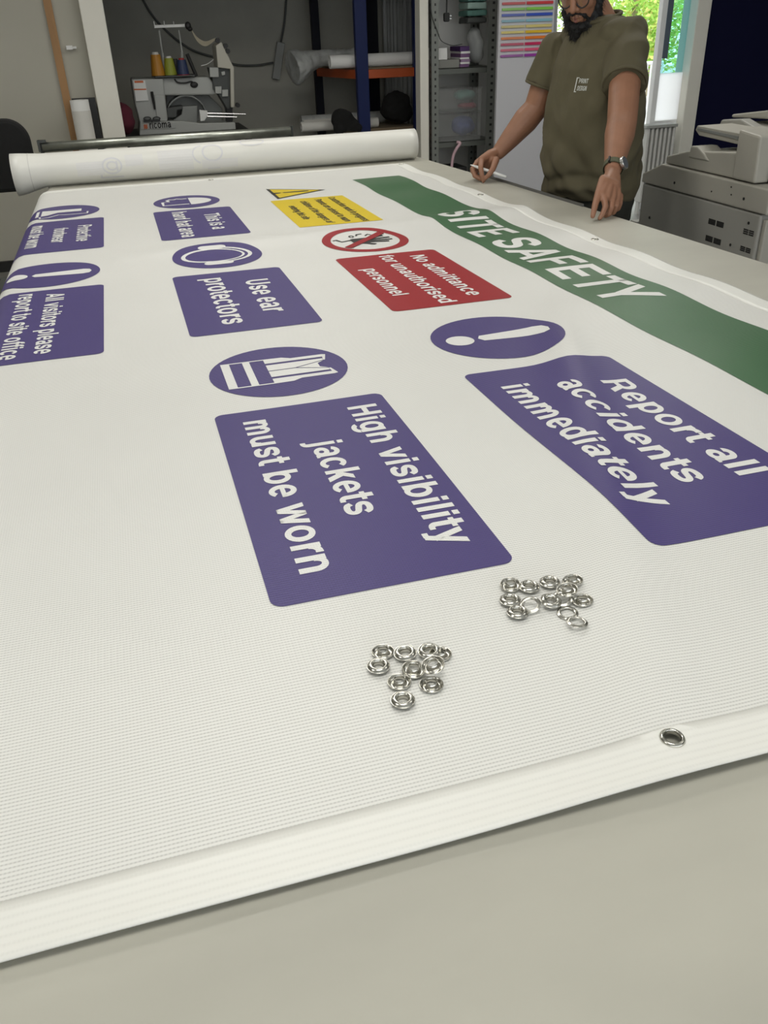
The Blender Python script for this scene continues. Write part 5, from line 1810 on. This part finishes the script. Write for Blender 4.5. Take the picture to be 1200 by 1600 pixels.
_smst = smst


def smst(a, b, t_):
    if a > b:
        return 1 - _smst(b, a, t_)
    return _smst(a, b, t_)


bm = remesh(bm, 0.0075, 4, folds)
from mathutils.bvhtree import BVHTree
bvh = BVHTree.FromBMesh(bm)
sh_ = obj('t_shirt', bm, M_shirt, pr, smooth=True)
# rib collar
bm = B()
cc = bp(0.036, 0, 1.497)
pts = [cc + PL * (0.079 * cos(2 * pi * k / 28)) + PF * (0.078 * sin(2 * pi * k / 28)) + Vector((0, 0, -0.018 * sin(2 * pi * k / 28) + 0.004)) for k in range(29)]
obj('collar', tube(bm, pts, 0.0075, 10, caps=False), M_shirt, sh_, smooth=True)
# sleeve hems
for c, d, r in ((cuL, (elL - shL).normalized(), 0.0785), (cuR, (elR - shR).normalized(), 0.0755)):
    a, b, _ = frame(d)
    ring = [c + a * (r * cos(2 * pi * k / 32)) + b * (r * sin(2 * pi * k / 32)) for k in range(33)]
    obj('sleeve_hem', tube(B(), ring, 0.006, 8, caps=False), M_shirt, sh_, smooth=True)
# chest print
d = ray(911, 131).normalized()
hit = bvh.ray_cast(CAM, d)
hc = hit[0]
bm = B()
lines = text_polys('PRINT', 0, 0.002, 0.044, 0.016) + text_polys('DESIGN', 0, -0.023, 0.044, 0.016)
lines += q_bar(-0.010, -0.026, -0.006, 0.022) + q_bar(-0.010, 0.019, 0.0, 0.022) + q_bar(-0.010, -0.029, 0.0, -0.026)
for poly in lines:
    vs = []
    for u, v in poly:
        p = hc + PL * (u - 0.020) + Vector((0, 0, v))
        h2 = bvh.ray_cast(p + PF * 0.25, -PF)
        vs.append(bm.verts.new((h2[0] if h2[0] else p) + PF * 0.0022))
    bm.faces.new(vs)
obj('chest_print', bm, mat('print_white', (0.55, 0.56, 0.52), 0.8), sh_)

# trousers and shoes
bm = B()
loft(bm, [(bp(0.0, 0, 0.74), 0.185, 0.135), (bp(0, 0, 0.83), 0.196, 0.150), (bp(0.008, 0, 0.90), 0.180, 0.135), (bp(0.01, 0, 0.95), 0.165, 0.125)])
for s_ in (-1, 1):
    tube(bm, [bp(0, 0.098 * s_, 0.84), bp(0.012, 0.108 * s_, 0.48), bp(-0.008, 0.112 * s_, 0.06)], [0.105, 0.082, 0.072], 18)
bm = remesh(bm, 0.011, 3, lambda c, n: n * (0.010 * noise.noise(Vector((c.x * 7, c.y * 7 + c.z * 4, c.z * 16)))))
obj('trousers', bm, M_trous, pr, smooth=True)
for s_ in (-1, 1):
    bm = tube(B(), [bp(-0.06, 0.112 * s_, 0.05), bp(0.03, 0.118 * s_, 0.055), bp(0.18, 0.135 * s_, 0.04)], [0.052, 0.056, 0.042], 14, hemi=True)
    for v in bm.verts:
        v.co.z = max(v.co.z, 0.002)
    obj('shoe', bm, M_blackp, pr, smooth=True)

# beard
bm = B()
ell(bm, hp(0.048, 0, -0.108), (0.052, 0.052, 0.040), HAX)
ell(bm, hp(0.050, 0, -0.148), (0.048, 0.052, 0.046), HAX)
ell(bm, hp(0.050, 0, -0.200), (0.040, 0.046, 0.052), HAX)
for s_ in (-1, 1):
    tube(bm, [hp(0.012, 0.068 * s_, 0.018), hp(0.018, 0.066 * s_, -0.030), hp(0.032, 0.056 * s_, -0.078), hp(0.052, 0.030 * s_, -0.108)], [0.010, 0.017, 0.026, 0.032], 12, hemi=True)
    tube(bm, [hp(0.098, 0.004 * s_, -0.043), hp(0.090, 0.024 * s_, -0.050), hp(0.074, 0.038 * s_, -0.076), hp(0.062, 0.032 * s_, -0.10)], [0.006, 0.0065, 0.008, 0.014], 8, hemi=True)
bm = remesh(bm, 0.004, 2, lambda c, n: n * (0.006 * noise.noise(c * 45) + 0.004 * noise.noise(c * 110)))
bm.verts.ensure_lookup_table()
src = [(v.co.copy(), v.normal.copy()) for v in bm.verts]
for _ in range(1500):
    c, n = random.choice(src)
    if n.dot(HFv) < -0.3:
        continue
    dd = (n * 0.75 - HU * 0.7 + Vector((random.uniform(-.3, .3), random.uniform(-.3, .3), random.uniform(-.3, .3)))).normalized()
    ln = random.uniform(0.008, 0.030)
    a, b, _ = frame(dd)
    q = [bm.verts.new(c + a * (0.0011 * cos(t_)) + b * (0.0011 * sin(t_))) for t_ in (0, 2.09, 4.19)]
    tip = bm.verts.new(c + dd * ln)
    for k in range(3):
        bm.faces.new((q[k], q[(k + 1) % 3], tip))
obj('beard', bm, M_hair, pr, smooth=True)
# hair
bm = B()
ell(bm, hp(-0.022, 0, 0.048), (0.098, 0.083, 0.098), HAX, 24, 16)
ell(bm, hp(-0.050, 0, 0.000), (0.070, 0.078, 0.080), HAX, 24, 16)
for s_ in (-1, 1):
    tube(bm, [hp(0.012, 0.071 * s_, 0.055), hp(0.010, 0.073 * s_, 0.010)], [0.020, 0.009], 8, hemi=True)
bm = remesh(bm, 0.006, 2, lambda c, n: n * (0.005 * noise.noise(c * 50)))
obj('hair', bm, M_hair, pr, smooth=True)
# eyebrows
for s_ in (-1, 1):
    obj('eyebrow', tube(B(), [hp(0.098, 0.014 * s_, 0.043), hp(0.094, 0.032 * s_, 0.047), hp(0.082, 0.052 * s_, 0.042)], [0.003, 0.0038, 0.002], 8, hemi=True), M_hair, pr, smooth=True)
# glasses
gl = thing('eyeglasses', None, None)
gl.parent = pr
gl.location = -Vector(pr.location)
M_lens = mat('spectacle_lens', (0.9, 0.9, 0.9), 0.02, trans=1.0, alpha=0.22)
for s_ in (-1, 1):
    ring = [hp(0.110 - 0.010 * abs(cos(2 * pi * k / 28)), 0.033 * s_ + 0.026 * cos(2 * pi * k / 28), 0.008 + 0.024 * sin(2 * pi * k / 28)) for k in range(29)]
    obj('rim', tube(B(), ring, 0.0026, 8, caps=False), M_blackp, gl, smooth=True)
    bm = B()
    bm.faces.new([bm.verts.new(p) for p in ring[:-1]])
    ln_ = obj('lens', bm, M_lens, gl)
    m_ = ln_.modifiers.new('thickness', 'SOLIDIFY')
    m_.thickness = 0.0015
    obj('temple', tube(B(), [hp(0.100, 0.060 * s_, 0.016), hp(0.06, 0.079 * s_, 0.016), hp(-0.01, 0.086 * s_, 0.014), hp(-0.03, 0.086 * s_, -0.004)], 0.0024, 8), M_blackp, gl, smooth=True)
obj('bridge', tube(B(), [hp(0.101, -0.008, 0.014), hp(0.109, 0, 0.018), hp(0.101, 0.008, 0.014)], 0.0024, 8), M_blackp, gl, smooth=True)

# wrist watch
wc = elL.lerp(wrL, 0.97)
wd_ = (wrL - elL).normalized()
imgR = (RT - wd_ * RT.dot(wd_)).normalized()
toC = (-FW - wd_ * (-FW).dot(wd_)).normalized()
wn = (imgR * 0.72 + toC * 0.68).normalized()
wt = wd_.cross(wn)
wa = thing('wristwatch', None, None)
wa.parent = pr
wa.location = -Vector(pr.location)
ring = [wc + wn * (0.0345 * cos(2 * pi * k / 32)) + wt * (0.0345 * sin(2 * pi * k / 32)) for k in range(33)]
bm = B()
rows = []
for k in range(32):
    t_ = 2 * pi * k / 32
    o_ = wn * cos(t_) + wt * sin(t_)
    rows.append([bm.verts.new(wc + o_ * r + wd_ * h) for r, h in ((0.0335, -0.011), (0.0365, -0.011), (0.0365, 0.011), (0.0335, 0.011))])
for k in range(32):
    for j in range(4):
        bm.faces.new((rows[k][j], rows[(k + 1) % 32][j], rows[(k + 1) % 32][(j + 1) % 4], rows[k][(j + 1) % 4]))
obj('strap', bm, M_strap, wa, smooth=False)
obj('watch_case', tube(B(), [wc + wn * 0.034, wc + wn * 0.046], [0.0225, 0.0225], 32), M_silver, wa, bevel=0.002)
obj('watch_face', tube(B(), [wc + wn * 0.0461, wc + wn * 0.0468], [0.0195, 0.0195], 32), M_glassf, wa)
obj('buckle', obox(B(), wc + toC * 0.030 - imgR * 0.024, wd_, wn, wt, 0.012, 0.003, 0.006), M_blackp, wa)

# pen and straightedge
a, b = atD(735, 257.5, 3.63), atD(791, 276.5, 3.575)
t = thing('pen', 'white pen held between the fingers of the hand at the far table edge', 'pen', (a + b) / 2)
dd = (b - a).normalized()
obj('pen_barrel', tube(B(), [a + dd * 0.028, a.lerp(b, 0.5), b], [0.0058, 0.0062, 0.0052], 14), M_white, t, smooth=True)
obj('pen_tip', tube(B(), [a, a + dd * 0.0278], [0.0018, 0.0055], 14), M_white, t, smooth=True)
ya, yb = 3.70, 2.90


def te(y):
    return 1.655 + (y - 2.0) * (1.535 - 1.655) / 1.9


tag(obj('steel_straightedge', prism(B(), [(te(ya) - 0.012, ya), (te(ya) - 0.009, ya), (te(yb) - 0.009, yb), (te(yb) - 0.012, yb)], 'z', TZ + 0.0005, TZ + 0.011), mat('dark_steel', (0.20, 0.20, 0.205), 0.3, 0.9)), 'dark steel straightedge standing along the far table edge between the hands', 'straightedge')
